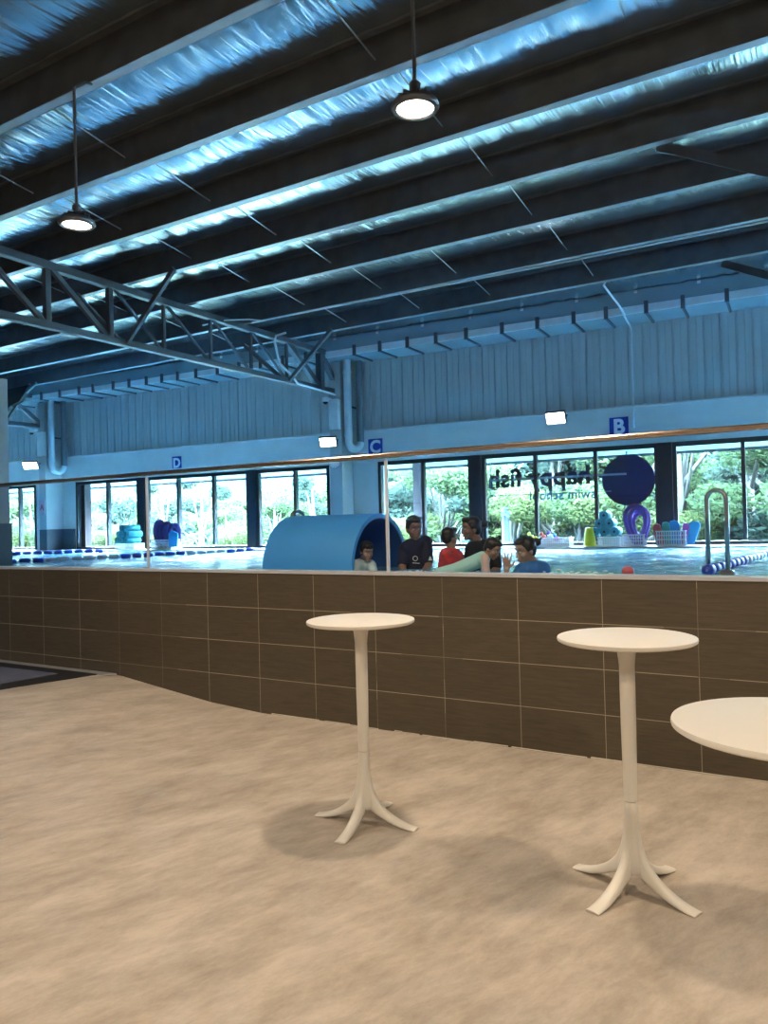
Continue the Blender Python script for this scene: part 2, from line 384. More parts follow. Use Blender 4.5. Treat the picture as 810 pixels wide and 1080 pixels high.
struct(MB().box(-20.95, -20.75, -6.2, 12.1, -.2, 5.62).build('wall_left', mat('wall_dark_paint', (0.22, 0.24, 0.26), .8)))
struct(MB().box(7.0, 7.2, -6.2, 14, -.2, 6).build('wall_right', mat('wall_paint', (0.5, 0.52, 0.54), .8)))
struct(MB().box(-24.3, 7.2, -6.3, -6.1, -.2, 6).build('wall_front', MATS['wall_paint']))

# back wall: plinth, painted beam, ribbed cladding
SILL, HEAD = 1.16, 2.82
bw = MB(); U0, U1 = -23.4, 7.6
bw.box(U0, U1, 0, .25, -.2, SILL, B)
bw.cur = 0; bw.box(U0, U1, -.02, .25, HEAD, 3.47, B)
bw.box(U0, U1, -.05, .0, 3.44, 3.475, B)
bw.box(U0, -20.7, 0, .25, SILL, HEAD, B)
# solid wall pieces beside the pillars
bw.box(-17.95, -16.45, 0, .25, SILL, HEAD, B); bw.box(-9.02, -7.88, 0, .25, SILL, HEAD, B)
bw.cur = 1
bw.box(U0, U1, .04, .12, 3.47, 5.4, B)
u = U0 + .05
while u < U1 - .25:
    bw.prism([(u, 0.04), (u + .012, .018), (u + .10, .018), (u + .106, .026), (u + .112, .018), (u + .206, .018), (u + .218, .04)], 3.475, 5.3,
             lambda a, y, b: B(a, b, y))
    u += .236
struct(bw.build('wall_back', [M_beam, M_clad]))

# hall column near the left edge, behind the balustrade
t = thing('pillar', (-10.4, 6.6, 0), 'grey square pillar cut by the left edge, dark tiled at its foot', 'pillar')
MB().box(-11.6, -10.72, 6.35, 6.95, 1.76, 3.92).build('shaft', mat('pillar_paint', (0.45, 0.47, 0.48), .7), t, bevel=.01)
MB().box(-11.62, -10.70, 6.33, 6.97, 0.05, 1.76).build('tiled_foot', M_col_lo, t, bevel=.008)

# pool: basin floor, water, far deck
struct(MB().box(-24, 7, WY + .16, 14, -.2, .1).build('trim_3', mat('pool_floor', (0.15, 0.45, 0.6), .5)))
WZ = 1.12
wt = MB(); NX, NY = 560, 170
_rw = random.Random(11); _wv = []
for _k in range(14):
    _L = _rw.uniform(.28, 1.1); _a = _rw.uniform(-1.0, 1.0) + PI / 2; _wv.append((2 * PI / _L * math.cos(_a), 2 * PI / _L * math.sin(_a), _rw.uniform(0, 6.28), .0042 * _L))
def wz(x, y):
    x2 = x + .12 * math.sin(1.9 * y + .7 * x); y2 = y + .15 * math.sin(1.3 * x - .5 * y)
    return WZ + sum(a * math.sin(kx * x2 + ky * y2 + p) for kx, ky, p, a in _wv)
vs = []; fs = []
for j in range(NY + 1):
    for i in range(NX + 1):
        x = -20.74 + 27.7 * i / NX; y = WY + .162 + (12.55 + .053 * x - WY - .222) * j / NY; vs.append((x, y, wz(x, y)))
for j in range(NY):
    for i in range(NX): a = j * (NX + 1) + i; fs.append((a, a + 1, a + NX + 2, a + NX + 1))
wt.add(vs, fs)
o = wt.build('pool_water', M_water, smooth=True); tag(o, 'rippled light blue pool water behind the tiled wall', 'water', kind='stuff')
struct(MB().box(U0, U1, -.75, 0.0, .1, 1.145, B).build('trim_4', M_deck))

# windows -----------------------------------------------------------------
wn = 0
def window(ua, ub, mulls, name, thick=()):
    """glazed unit between ua and ub with slim mullions"""
    fr = MB()
    for a, b in ((ua, ua + .06), (ub - .06, ub)): fr.box(a, b, -.02, .09, SILL, HEAD, B)
    fr.box(ua, ub, -.02, .09, HEAD - .075, HEAD, B); fr.box(ua, ub, -.03, .10, SILL - .01, SILL + .04, B)
    root = struct(fr.build(name, M_black))
    for m_ in mulls:
        MB().box(m_ - .028, m_ + .028, -.02, .085, SILL + .06, HEAD - .075, B).build('mullion', M_black, root)
    e = [ua + .06] + list(mulls) + [ub - .06]
    for a, b in zip(e[:-1], e[1:]):
        MB().box(a + .01, b - .01, .03, .038, SILL + .05, HEAD - .07, B).build('pane', M_pane, root)
    return root
units = [(-20.7, -17.95, [-19.75, -18.6]), (-16.45, -14.32, [-15.36]), (-14.10, -11.08, [-13.1, -12.06]), (-10.86, -9.02, [-9.87]),
         (-7.88, -5.93, [-6.92]), (-5.72, -2.64, [-4.72, -3.665]), (-2.42, .62, [-1.375, -.36]), (.84, 3.9, [1.9, 2.9]), (4.1, 7.1, [5.1, 6.1])]
for i, (a, b, m_) in enumerate(units): window(a, b, m_, 'window_%d' % (i + 1))
# wide dark posts between the units
posts = [(-14.32, -14.10, 'wide dark window post left of the purple noodles'),
         (-11.08, -10.86, 'wide dark window post behind the slim grab rail, left of the blue tunnel'), (-5.93, -5.72, "wide black window post behind the black-shirted woman's head"),
         (-2.64, -2.42, 'widest black window post, just right of the navy disc'), (.62, .84, 'black window post beyond the right edge'), (3.9, 4.1, 'black window post far beyond the right edge')]
for a, b, l in posts:
    tag(MB().box(a, b, -.06, .16, SILL, HEAD, B).build('window_post', M_black, bevel=.006), l, 'post', 'wide posts between the windows')

# eave outside the windows
struct(MB().box(U0, U1, .26, 2.0, HEAD + .0, HEAD + .12, B).build('trim_5', mat('eave_soffit', (0.22, 0.27, 0.28), .8)))
struct(MB().box(U0, U1, 2.0, 2.06, HEAD - .05, HEAD + .2, B).build('trim_6', M_black))

# brick pier outside the left window and slim posts outside
tag(MB().box(-16.46, -16.27, .10, .30, -.2, HEAD, B).build('brick_pier', M_brick), 'reddish brick pier outside the left window edge', 'pier')
tag(MB().box(-7.62, -7.42, 1.0, 1.2, -.2, HEAD, B).build('wooden_post', mat('post_mauve', (0.06, 0.042, 0.048), .8)), 'mauve-brown post outside behind the navy-shirted man', 'post')

# gutter soffit, lip and fascia along the eave inside
sf = MB().box(U0, U1, -.66, .03, 4.83, 4.85, B); sb = struct(sf.build('trim_7', M_gutter))
struct(MB().box(U0, U1, -.70, -.655, 4.835, 4.955, B).build('trim_8', M_strip))
gf = struct(MB().box(U0, U1, -.69, -.60, 4.955, 5.20, B).build('trim_9', M_gutter))
for k in range(13): MB().box(-11.2 + k * .93, -11.15 + k * .93, -.71, -.69, 5.15, 5.19, B).build('bolt', M_white, gf)
# brackets across the soffit
br = [-17.9, -16.75, -16.1, -15.44, -14.97, -14.32, -13.82, -13.29, -12.83, -12.37, -11.86, -11.27, -10.7, -10.15, -9.6, -9.05, -7.95, -7.4, -6.83, -6.26, -5.68, -5.02, -4.40, -3.79, -3.27, -2.65, -2.11, -1.49, -.9, -.3]
ordn = ['first', 'second', 'third', 'fourth', 'fifth', 'sixth', 'seventh', 'eighth', 'ninth', 'tenth', 'eleventh', 'twelfth', 'thirteenth', 'fourteenth', 'fifteenth', 'sixteenth', 'seventeenth']
nl = sum(1 for u in br if u < -8.42)
for i, u in enumerate(br):
    mb = MB(); mb.box(u - .018, u + .018, -.72, -.02, 4.80, 4.83, B); mb.box(u - .03, u + .03, -.735, -.70, 4.80, 5.0, B)
    l = 'dark strap bracket under the eave gutter, %s to the %s of the middle downpipe' % ((ordn[nl - 1 - i], 'left') if u < -8.42 else (ordn[i - nl], 'right'))
    tag(mb.build('gutter_bracket', M_steel), l, 'bracket', 'brackets along the eave gutter')

# ------------------------------------------------------------------ roof: foil skin and purlins
PY = [-4.4, -3.2, -2.0, -.8, .4, 1.6, 2.8]
for q in (3.972, 5.11, 6.31, 7.51, 8.75, 10.17, 11.48):
    PY.append(3.5794 / (3.5 / q + .02))
def zb(y): return 5.141 - .02 * (y - 3.97)      # purlin underside
DEP = .30
edges = [-6.2] + PY + [13.4]
rf = MB(); vs = []; fs = []; NXs = 260; rows = []
rnd = random.Random(3); nxs = NXs + 1
wr = [rnd.uniform(-1, 1) for _ in range(nxs)]
for si in range(len(edges) - 1):
    a, b = edges[si], edges[si + 1]; ns = 12
    wr2 = [rnd.uniform(-1, 1) for _ in range(nxs)]
    for j in range(ns + (1 if si == len(edges) - 2 else 0)):
        t = j / ns; y = a + (b - a) * t; sag = 4 * t * (1 - t)
        row = []
        for i in range(nxs):
            x = -24.2 + 31.4 * i / NXs
            row.append((x, y + .02 * wr2[i], zb(y) + DEP + .012 - .075 * sag - .012 * sag * wr2[i] - .008 * sag * wr[(i * 7 + si) % nxs]))
        rows.append(row)
for r in rows: vs += r
for j in range(len(rows) - 1):
    for i in range(nxs - 1): a = j * nxs + i; fs.append((a, a + 1, a + nxs + 1, a + nxs))
rf.add(vs, fs)
ce = struct(rf.build('ceiling', M_foil, smooth=True, recalc=False))
struct(MB().box(-24.3, 7.2, -6.3, 13.9, 5.62, 5.7).build('trim_10', M_steel))
names = ['far behind the camera, last of the roof', 'sixth behind the top edge', 'fifth behind the top edge', 'fourth behind the top edge', 'third behind the top edge', 'second behind the top edge', 'just behind the top edge of the photo',
         'nearest and widest in view, carrying the pendant lamps', 'second in view, crossing the top right corner', 'third in view, below the right pendant lamp', 'fourth in view, meeting the long brace at right',
         'fifth in view, carrying the conduit run', 'sixth in view, above the bent white conduit', 'last before the eave gutter']
for y, nm in zip(PY, names):
    z = zb(y)
    if y < -.9: continue
    mb = MB()
    mb.box(-24.1, 7.0, y - .004, y + .004, z + .004, z + DEP)          # web
    mb.box(-24.1, 7.0, y - .085, y, z + DEP - .006, z + DEP)           # top flange
    mb.box(-24.1, 7.0, y - .089, y - .081, z + DEP - .03, z + DEP)
    mb.cur = 1
    mb.box(-24.1, 7.0, y, y + .085, z, z + .006)                       # bottom flange
    mb.box(-24.1, 7.0, y + .081, y + .087, z, z + .028)
    tag(mb.build('roof_purlin', [M_purlin, M_flange]), 'long grey steel roof purlin, ' + nm, 'beam', 'roof purlins')

# sag rods zigzag between purlins
for x, lab, st in ((-5.87, 'thin slanted tie rods in line left of the lamp in the middle of the roof', 7), (-3.03, 'thin slanted tie rods in line right of the middle pendant lamp', 7), (-4.63, 'short pale tie rods crossing the far roof bays over the pool', 11),
                   (-9.9, 'thin tie rods in line at the left edge, beyond the truss', 8), (-7.3, 'thin tie rods in line over the far left bays beside the truss', 7)):
    t = thing('tie_rods', (x, PY[st], zb(PY[st])), lab, 'rod', 'tie rods between purlins')
    for k in range(st, len(PY) - 1):
        MB().tube([(x, PY[k] + .01, zb(PY[k]) + .24), (x, PY[k + 1] - .01, zb(PY[k + 1]) + .1)], .007, 6).build('rod', M_flange, t)

# ------------------------------------------------------------------ trusses
XT = -8.6
def truss(xt, label, flat=False):
    t = thing('roof_truss', (xt, 12.9, 4.2), label, 'truss', 'steel roof trusses')
    ya, ye = -2.6, 12.75
    if flat: ya = 3
    zt = lambda y: 5.09 - max(0, (y - 7)) * .022
    zbt = 4.235
    MB().box(xt - .05, xt + .05, ya, ye, zbt - .045, zbt + .045).build('bottom_chord', M_steel, t, bevel=.008)
    MB().bar((xt, ya, zt(ya) - .02), (xt, ye, zt(ye) - .02), .11, .10).build('top_chord', M_steel, t, bevel=.008)
    V = [12.72, 12.02, 10.99, 10.02, 9.05, 8.07, 7.1, 6.13, 5.16, 4.2, 3.2, 2.2, 1.2, .2, -.8, -1.8]
    for i, y in enumerate(V):
        if y < ya: break
        wv = .12 if i in (0, 1) else (.075 if y < 7.2 else .045)
        MB().box(xt - wv / 2, xt + wv / 2, y - wv / 2, y + wv / 2, zbt, zt(y) - .04).build('web_post', M_steel, t)
        if i + 1 < len(V) and V[i + 1] > ya:
            MB().bar((xt, V[i + 1], zt(V[i + 1]) - .06), (xt, y - .05, zbt + .03), wv * .8, wv * .8, (1, 0, 0)).build('web_diagonal', M_steel, t)
    # fly braces from the purlins
    for y in (PY[10], PY[-1]):
        for sx in (1, -1) if not flat else (1, -1):
            MB().bar((xt + sx * 1.0, y - .02, zb(y) + .02), (xt + sx * .05, y - .02, zbt), .05, .065).build('fly_brace', M_steel, t)
    return t
truss(XT, 'dark steel lattice truss running from the left edge to the pipe-side pillar')
truss(-17.1, 'distant steel truss above the left pillar with the floodlight')
t3 = truss(-.38 + .02, 'right-hand truss, mostly out of frame, whose braces show at right') if False else None
# right truss: only its braces reach the frame
t = thing('roof_truss', (.35, 12.9, 4.2), 'right-hand steel truss outside the frame whose two long braces show at right', 'truss', 'steel roof trusses')
MB().box(.30, .40, -2, 12.9, 4.19, 4.28).build('bottom_chord', M_steel, t); MB().box(.30, .40, -2, 12.9, 4.98, 5.07).build('top_chord', M_steel, t)
for y in (7.1, 8.07, 9.05, 10.02, 10.99, 12.02, 6.13, 5.16, 4.2): MB().box(.32, .38, y - .03, y + .03, 4.25, 5.0).build('web_post', M_steel, t)
MB().bar((-1.42, 7.5, 5.10), (.33, 7.5, 3.98 + .2), .10, .012, (0, 1, 0)).build('fly_brace', M_steel, t)
MB().bar((-1.36, 11.3, 5.03), (.33, 11.3, 4.2), .10, .012, (0, 1, 0)).build('fly_brace', M_steel, t)

# ------------------------------------------------------------------ hall pillars with pipes
def hall_pillar(ua, ub, uc, dep, label):
    t = thing('pillar', B((ua + ub) / 2, -dep / 2, 0), label, 'pillar', 'pillars against the window wall')
    MB().box(ua, ub, -dep, 0.0, 1.66, 4.80, B).build('shaft', M_pillar, t, bevel=.01)
    MB().box(ua - .01, ub + .01, -dep - .01, 0.0, 1.0, 1.66, B).build('tiled_foot', M_col_lo, t, bevel=.006)
    MB().box(ub, uc, -.06, 0.0, 1.12, 1.66, B).build('tiled_foot', M_col_lo, t)
    return t
hall_pillar(-8.73, -8.455, -7.92, .42, 'pale blue-grey pillar right above the blue tunnel, clock on its face')
hall_pillar(-17.18, -16.93, -16.5, .5, 'pale blue-grey pillar at far left bearing a small red notice')
def downpipe(u, v0, u2, v2, label, zt=4.826):
    t = thing('downpipe', B(u, v0, 3.0), label, 'pipe', 'rainwater pipes on the back wall')
    L = math.hypot(u2 - u, v2 - v0) / 2; cu_, cv_ = (u + u2) / 2, (v0 + v2) / 2; du, dv = (u2 - u) / 2, (v2 - v0) / 2
    arc = [B(cu_ - du * math.cos(PI * k / 10), cv_ - dv * math.cos(PI * k / 10), 3.22 - L * 1.05 * math.sin(PI * k / 10)) for k in range(11)]
    MB().tube([B(u, v0, z) for z in (zt, 4, 3.3)] + arc, .075, 14).build('pipe', M_pipe, t, smooth=True, autosm=50)
    MB().tube([arc[-1]] + [B(u2, v2, z) for z in (3.4, 4.2, zt)], .070, 14).build('shaded_return', mat('return_shade_dark', (0.16, 0.21, 0.24), .4), t, smooth=True, autosm=50)  # dark return colour paints the shaded column side next to the pipe
    for z in (3.32, 4.55): MB().tube([B(u, v0, z), B(u, v0, z + .06)], .086, 14).build('collar', M_pipe, t, smooth=True, autosm=50)
    MB().box(u - .02, u + .02, v0, -.0, 3.9, 3.93, B).build('clamp', M_steel, t)
downpipe(-8.33, -.36, -8.20, -.12, 'pale rainwater pipe with U bend right of the middle pillar')
downpipe(-16.76, -.45, -16.62, -.20, 'pale rainwater pipe with U bend at far left')
# boxed risers beside the pipes
for u, vv, l in ((-8.57, -.47, 'narrow pale cable box on the pillar left of the middle downpipe'), (-16.99, -.55, 'narrow pale cable box beside the far left downpipe')):
    tag(MB().box(u - .10, u + .11, vv - .06, vv + .045, 3.46, 4.06, B)  .build('cable_box', M_white, bevel=.01), l, 'box', 'cable boxes on the pillars')

# white conduits
def conduit(pts, r, label):
    return tag(MB().tube(pts, r, 8).build('conduit', mat('white_conduit', (0.75, 0.78, 0.8), .5), smooth=True), label, 'conduit', 'white electrical conduits')
conduit([B(-2.82, -1.95, 5.08), B(-3.0, -1.93, 5.06), B(-3.05, -1.9, 5.0), B(-3.02, -.9, 4.93), B(-3.0, -.74, 4.88), B(-2.98, -.7, 4.80), B(-2.99, -.1, 4.74), B(-3.0, -.03, 4.6), B(-3.0, -.03, 3.45), B(-3.0, -.04, 3.1)], .016,
        'thin white conduit bending down the cladding above the B sign')
y5 = PY[-3]
conduit([(-9.0, 9.3, 4.95), (-8.5, 9.32, 4.96), (-8.35, 9.7, zb(10) + .01), (-8.2, PY[-2] + .02, zb(10) + .0), (-3.0, PY[-2] + .1, zb(10) - .01), (2, PY[-2] + .1, zb(10) - .01)], .012,
        'long thin white conduit running along the sixth roof purlin')
conduit([(XT + .3, 10.6, 4.98), (XT + .08, 10.6, 4.96), (XT + .05, 10.6, 4.85), (XT + .06, 10.7, 4.5), (XT + .1, 11.0, 4.32), (XT + .08, 11.2, 4.2), (XT + .06, 12.4, 4.16), (XT + .06, 12.6, 4.12), (XT + .06, 12.65, 4.0)], .02,
        'white conduit looping down onto the bottom chord of the lattice truss')
conduit([(-17.6, 10.2, 4.2), (-17.0, 11.4, 4.16), (-16.98, 11.7, 4.1), (-16.98, 11.75, 4.0)], .02, 'white conduit on the distant truss at far left')

# security cameras (domes)
for p, l in ((B(-8.68, -.62, 4.0), 'small white dome camera under the truss end by the middle pillar'), (B(-17.42, -.5, 4.08), 'small white dome camera under the far left truss')):
    t = thing('security_camera', p, l, 'camera', 'dome cameras')
    MB().lathe([(.001, .09), (.06, .09), (.065, .05), (.06, .0)], 16, p).build('housing', M_white, t, smooth=True, autosm=40)
    MB().ell(p, (.05, .05, .05)).build('dome', M_black, t, smooth=True)
    MB().bar(p + Vector((0, 0, .08)), p + Vector((0, 0, .08)) + en * (.62 if p.x > -12 else .50), .03, .03).build('arm', M_white, t)

# clock
p = B(-8.60, -.44, 2.84); t = thing('wall_clock', p, 'round white clock on the middle pillar below the floodlight', 'clock')
fr_ = lambda a, v, b: B(-8.60 + a, -.435 + v, 2.84 + b)
def disc(mb, r, v0, v1, fr, n=32, r0=0):
    mb.prism([(r * math.cos(2 * PI * k / n), r * math.sin(2 * PI * k / n)) for k in range(n)], v0, v1, fr); return mb
disc(MB(), .145, -.035, .0, fr_).build('rim', mat('pale_rim', (0.30, 0.42, 0.50), .4), t)
disc(MB(), .125, -.04, -.034, fr_).build('dial', M_white, t)
h = MB()
for k in range(12):
    a = k * PI / 6; h.bar(fr_(.09 * math.cos(a), -.042, .09 * math.sin(a)), fr_(.115 * math.cos(a), -.042, .115 * math.sin(a)), .012, .004)
h.bar(fr_(0, -.043, 0), fr_(.04, -.043, .05), .012, .004); h.bar(fr_(0, -.044, 0), fr_(-.02, -.044, .09), .009, .004)
h.build('hands', mat('clock_grey', (0.10, 0.2, 0.35), .5), t)

# red notice on the far left pillar
t = thing('notice', B(-17.06, -.51, 2.2), 'small white notice with a red mark on the far left pillar', 'sign')
fr_ = lambda a, v, b: B(-17.06 + a, -.512 + v, 2.2 + b)
MB().box(-.105, .105, -.012, 0, -.18, .18, fr_).build('board', mat('notice_pink', (0.62, 0.42, 0.48), .5), t)
text_mb('A', .2, lambda a, v, b: fr_(a, -.014 - v, b - .06), .002, .006).build('mark', M_redp, t)

# floodlights
def flood(u, v, z, label, ww=.30, hh=.20, yaw=0.0):
    p = B(u, v, z); t = thing('floodlight', p, label, 'floodlight', 'floodlights on the back wall')
    ca, sa = math.cos(math.radians(28)), math.sin(math.radians(28)); cy, sy = math.cos(yaw), math.sin(yaw)
    def fr_(a, d, b):
        # d towards the hall, tilted downwards
        dd = d * ca + b * sa * 1; bb = b * ca - d * sa
        return B(u + a * cy + dd * sy, v - (dd * cy - a * sy), z + bb)
    MB().box(-ww / 2, ww / 2, -.05, .02, -hh / 2, hh / 2, fr_).build('housing', M_steel, t, bevel=.006)
    f = MB(); f.box(-ww / 2 + .015, ww / 2 - .015, .02, .024, -hh / 2 + .015, hh / 2 - .015, fr_); f.build('led_panel', M_flood, t)
    b = MB(); b.bar(fr_(-ww / 2 - .01, 0, 0), fr_(-ww / 2 - .01, -.1, .0), .02, .01); b.bar(fr_(ww / 2 + .01, 0, 0), fr_(ww / 2 + .01, -.1, 0), .02, .01); b.bar(fr_(-ww / 2 - .015, -.1, 0), fr_(ww / 2 + .015, -.1, 0), .02, .01)
    b.bar(fr_(0, -.1, 0), B(u + .0, 0 if abs(v) < .3 else -.35, z + .03), .03, .03); b.build('bracket', M_steel, t)
flood(-4.28, -.17, 3.36, 'lit floodlight on the beam between signs C and B', .34, .22)
flood(-8.64, -.62, 3.22, 'lit floodlight hanging by the middle pillar above the clock', .34, .2, .25)
flood(-17.24, -.68, 3.25, 'lit floodlight near the left edge of the photo', .40, .2, .3)

# letter signs
for u, z, ch, l in ((-3.25, 3.14, 'B', 'blue square sign with a white letter B'), (-7.92, 3.12, 'C', 'blue square sign with a white letter C'), (-13.09, 3.115, 'D', 'blue square sign with a white letter D')):
    t = thing('letter_sign', B(u, -.03, z), l, 'sign', 'zone letter signs on the beam')
    h_ = .155 if ch != 'D' else .135
    MB().box(u - h_, u + h_, -.035, -.02, z - h_, z + h_, B).build('board', M_sign, t)
    text_mb(ch, .34 if ch != 'D' else .3, lambda a, v, b: B(u + a, -.036 - v, z - .115 + b), .002, .012).build('letter', M_lite, t)

# window lettering, stuck on the outer face of the glass: reads from outdoors
t = thing('window_lettering', B(-4.3, .04, 2.0), 'navy disc and reversed lettering on the big window, read from outside', 'lettering')
n = 48; disc(MB(), .43, .040, .046, lambda a, v, b: B(-3.135 + a, v, 2.235 + b), n).build('disc', M_navy, t)
text_mb('happy fish', .455, lambda a, v, b: B(-4.69 + a, .045 + v, 2.215 + b), .002, .013, True, 1.02).build('large_lettering', M_navy, t)
text_mb('swim school', .225, lambda a, v, b: B(-4.27 + a, .045 + v, 1.96 + b), .002, .004, True, 1.04).build('small_lettering', M_mid, t)
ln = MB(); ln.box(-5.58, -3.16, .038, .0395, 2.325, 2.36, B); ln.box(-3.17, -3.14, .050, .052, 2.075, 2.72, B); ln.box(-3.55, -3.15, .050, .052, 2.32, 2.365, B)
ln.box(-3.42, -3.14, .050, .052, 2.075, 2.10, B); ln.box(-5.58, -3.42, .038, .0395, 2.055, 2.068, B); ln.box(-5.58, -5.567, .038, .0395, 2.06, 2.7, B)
ln.build('reflection_lines', mat('painted_reflection', (0.45, 0.52, 0.66), .5), t)  # pale strips on the glass stand in for a reflection crossing the lettering

# dark speaker-like panel and strut up in the far left
t = thing('shade_panel', B(-16.5, -1.5, 4.8), 'dark mesh panel hung under the roof at the far left edge', 'panel')
def frd(a, v, b): return B(-16.87 + a, -1.5 + v, 4.54 + b)
MB().prism([(-.2, -.05), (-.2, .42), (.78, .45), (.42, .10)], -.05, .05, frd).build('mesh_panel', M_dark, t)
MB().bar(frd(-.2, .0, -.10), frd(.95, .0, .48), .05, .05).build('frame', M_steel, t)

# ------------------------------------------------------------------ pendant lamps
def pendant(x, y, z, label, top, col=LAMP_COL, pw=1.0):
    t = thing('pendant_lamp', (x, y, z), label, 'lamp', 'round pendant lamps over the lobby')
    c = (x, y, z)
    MB().lathe([(.108, .0), (.132, .004), (.140, .018), (.132, .036), (.112, .046), (.108, .03)], 40, c, caps=False).build('rim', mat('lamp_grey', (0.14, 0.14, 0.15), .4, metal=.5), t, smooth=True, autosm=40)
    MB().lathe([(.001, .012), (.108, .012)], 40, c, caps=False).build('diffuser', M_lamp, t, recalc=False)
    MB().lathe([(.112, .046), (.09, .06), (.05, .07), (.045, .10), (.001, .10)], 32, c, caps=False).build('housing', MATS['lamp_grey'], t, smooth=True, autosm=40)
    f = MB()
    for k in range(14):
        a = k * PI / 7; ca, sa = math.cos(a), math.sin(a)
        f.bar((x + .04 * ca, y + .04 * sa, z + .075), (x + .10 * ca, y + .10 * sa, z + .065), .006, .035)
    f.build('heat_fins', MATS['lamp_grey'], t)
    MB().lathe([(.03, .10), (.035, .15), (.02, .17)], 14, c).build('driver', MATS['lamp_grey'], t)
    tp = zb(PY[7] if y > 3 else (PY[6] if y > 2 else PY[2])) - .02
    MB().tube([(x, y, z + .15), (x, y, tp - .12)], .0115, 10).build('rod', mat('rod_grey', (0.20, 0.19, 0.20), .4, metal=.6), t)
    k = [(x, y, tp - .14), (x, y, tp - .06), (x + .03, y + .03, tp - .03), (x + .045, y + .07, tp + .0), (x + .04, y + .13, tp + .015), (x + .02, y + .15, tp + .03)]
    MB().tube(k, .011, 8).build('hook', M_steel, t, smooth=True)
    l = bpy.data.lights.new('pendant_lamp_light', 'AREA'); l.shape = 'DISK'; l.size = .21; l.energy = LAMP_W * pw * (1.45 if y < 0 else 1.0); l.color = col; l.spread = math.radians(165)
    lo = bpy.data.objects.new('lamp_light', l); C.objects.link(lo); lo.parent = t; lo.location = (0, 0, .006)
    return t
pendant(-5.03, 3.86, 3.985, 'lit round pendant lamp hanging at the left of the roof', 0)
pendant(-2.05, 3.86, 3.99, 'lit round pendant lamp hanging near the top centre', 0)
pendant(.93, 3.86, 4.0, 'round pendant lamp just beyond the right edge', 0)
pendant(3.9, 3.86, 4.0, 'round pendant lamp far beyond the right edge', 0)
pendant(-9.6, 2.7, 4.0, 'added cool fill lamp in pendant form over the landing beyond the left edge', 0, (.62, .80, 1.0), .6)  # added unseen fill lamp, puts cool light on the left landing
for x, l in ((-6.4, 'left'), (-3.5, 'middle left'), (-.6, 'middle right'), (2.3, 'right')):
    pendant(x, -1.1, 4.0, 'round pendant lamp behind the camera, %s of its row' % l, 0)

# ------------------------------------------------------------------ balustrade
gx = [-24, -20.5, -17.6, -14.7, -11.75, -8.82, -5.90, -3.15, .05, 3.4, 7.0]
gl = ['beyond the left edge', 'beyond the left edge', 'beyond the left edge', 'beyond the left edge', 'at the left edge of the photo, in front of the pillar', 'left panel in view, ending left of the D sign post',
      'middle panel in view, in front of the blue tunnel', 'right panel in view, in front of the mirrored lettering', 'at the right edge of the photo', 'beyond the right edge']
for i in range(len(gx) - 1):
    if gx[i + 1] < -12 or gx[i] > 1: continue
    t = thing('glass_panel', (gx[i], WY + .1, 1.25), 'clear glass balustrade panel ' + gl[i], 'glass', 'glass balustrade panels')
    MB().box(gx[i] + .012, gx[i + 1] - .012, WY + .094, WY + .106, 1.2425, 2.145).build('pane', M_balu, t)
    MB().box(gx[i + 1] - .014, gx[i + 1] + .010, WY + .092, WY + .108, 1.2425, 2.14).build('joint_strip', mat('joint_grey', (0.50, 0.52, 0.56), .4), t)
hr = MB().box(-14, 3, WY + .070, WY + .130, 2.150, 2.190); hr = hr.build('handrail', M_rail, bevel=.012)
tag(hr, 'slim bronze-tinted steel handrail along the glass balustrade', 'handrail')

# landing mat with black frame at far left
t = thing('entrance_mat', (-7.9, 4.6, ZP), 'blue-grey floor mat with black frame by the tiled wall at left', 'mat')
def quad(mb, pts, z0, z1):
    n = len(pts); mb.add([(a, b, z0) for a, b in pts] + [(a, b, z1) for a, b in pts], [tuple(range(n))[::-1], tuple(range(n, 2 * n))] + [(i, (i + 1) % n, (i + 1) % n + n, i + n) for i in range(n)]); return mb
Rx, Ry = -6.44, 5.07
o1 = [(-9.6, 3.1), (-7.0, 3.1), (Rx, Ry), (-9.6, Ry)]
quad(MB(), o1, ZP - .002, ZP + .008).build('rubber_frame', M_matb, t)
quad(MB(), [(-9.45, 3.25), (-7.05, 3.25), (-6.82, 4.90), (-9.45, 4.86)], ZP + .007, ZP + .014).build('carpet', M_matg, t)
quad(MB(), [(-9.7, Ry), (Rx + .1, Ry), (Rx + .18, Ry + .09), (-9.7, Ry + .09)], ZP - .002, ZP + .012).build('metal_edge', M_trim, t)

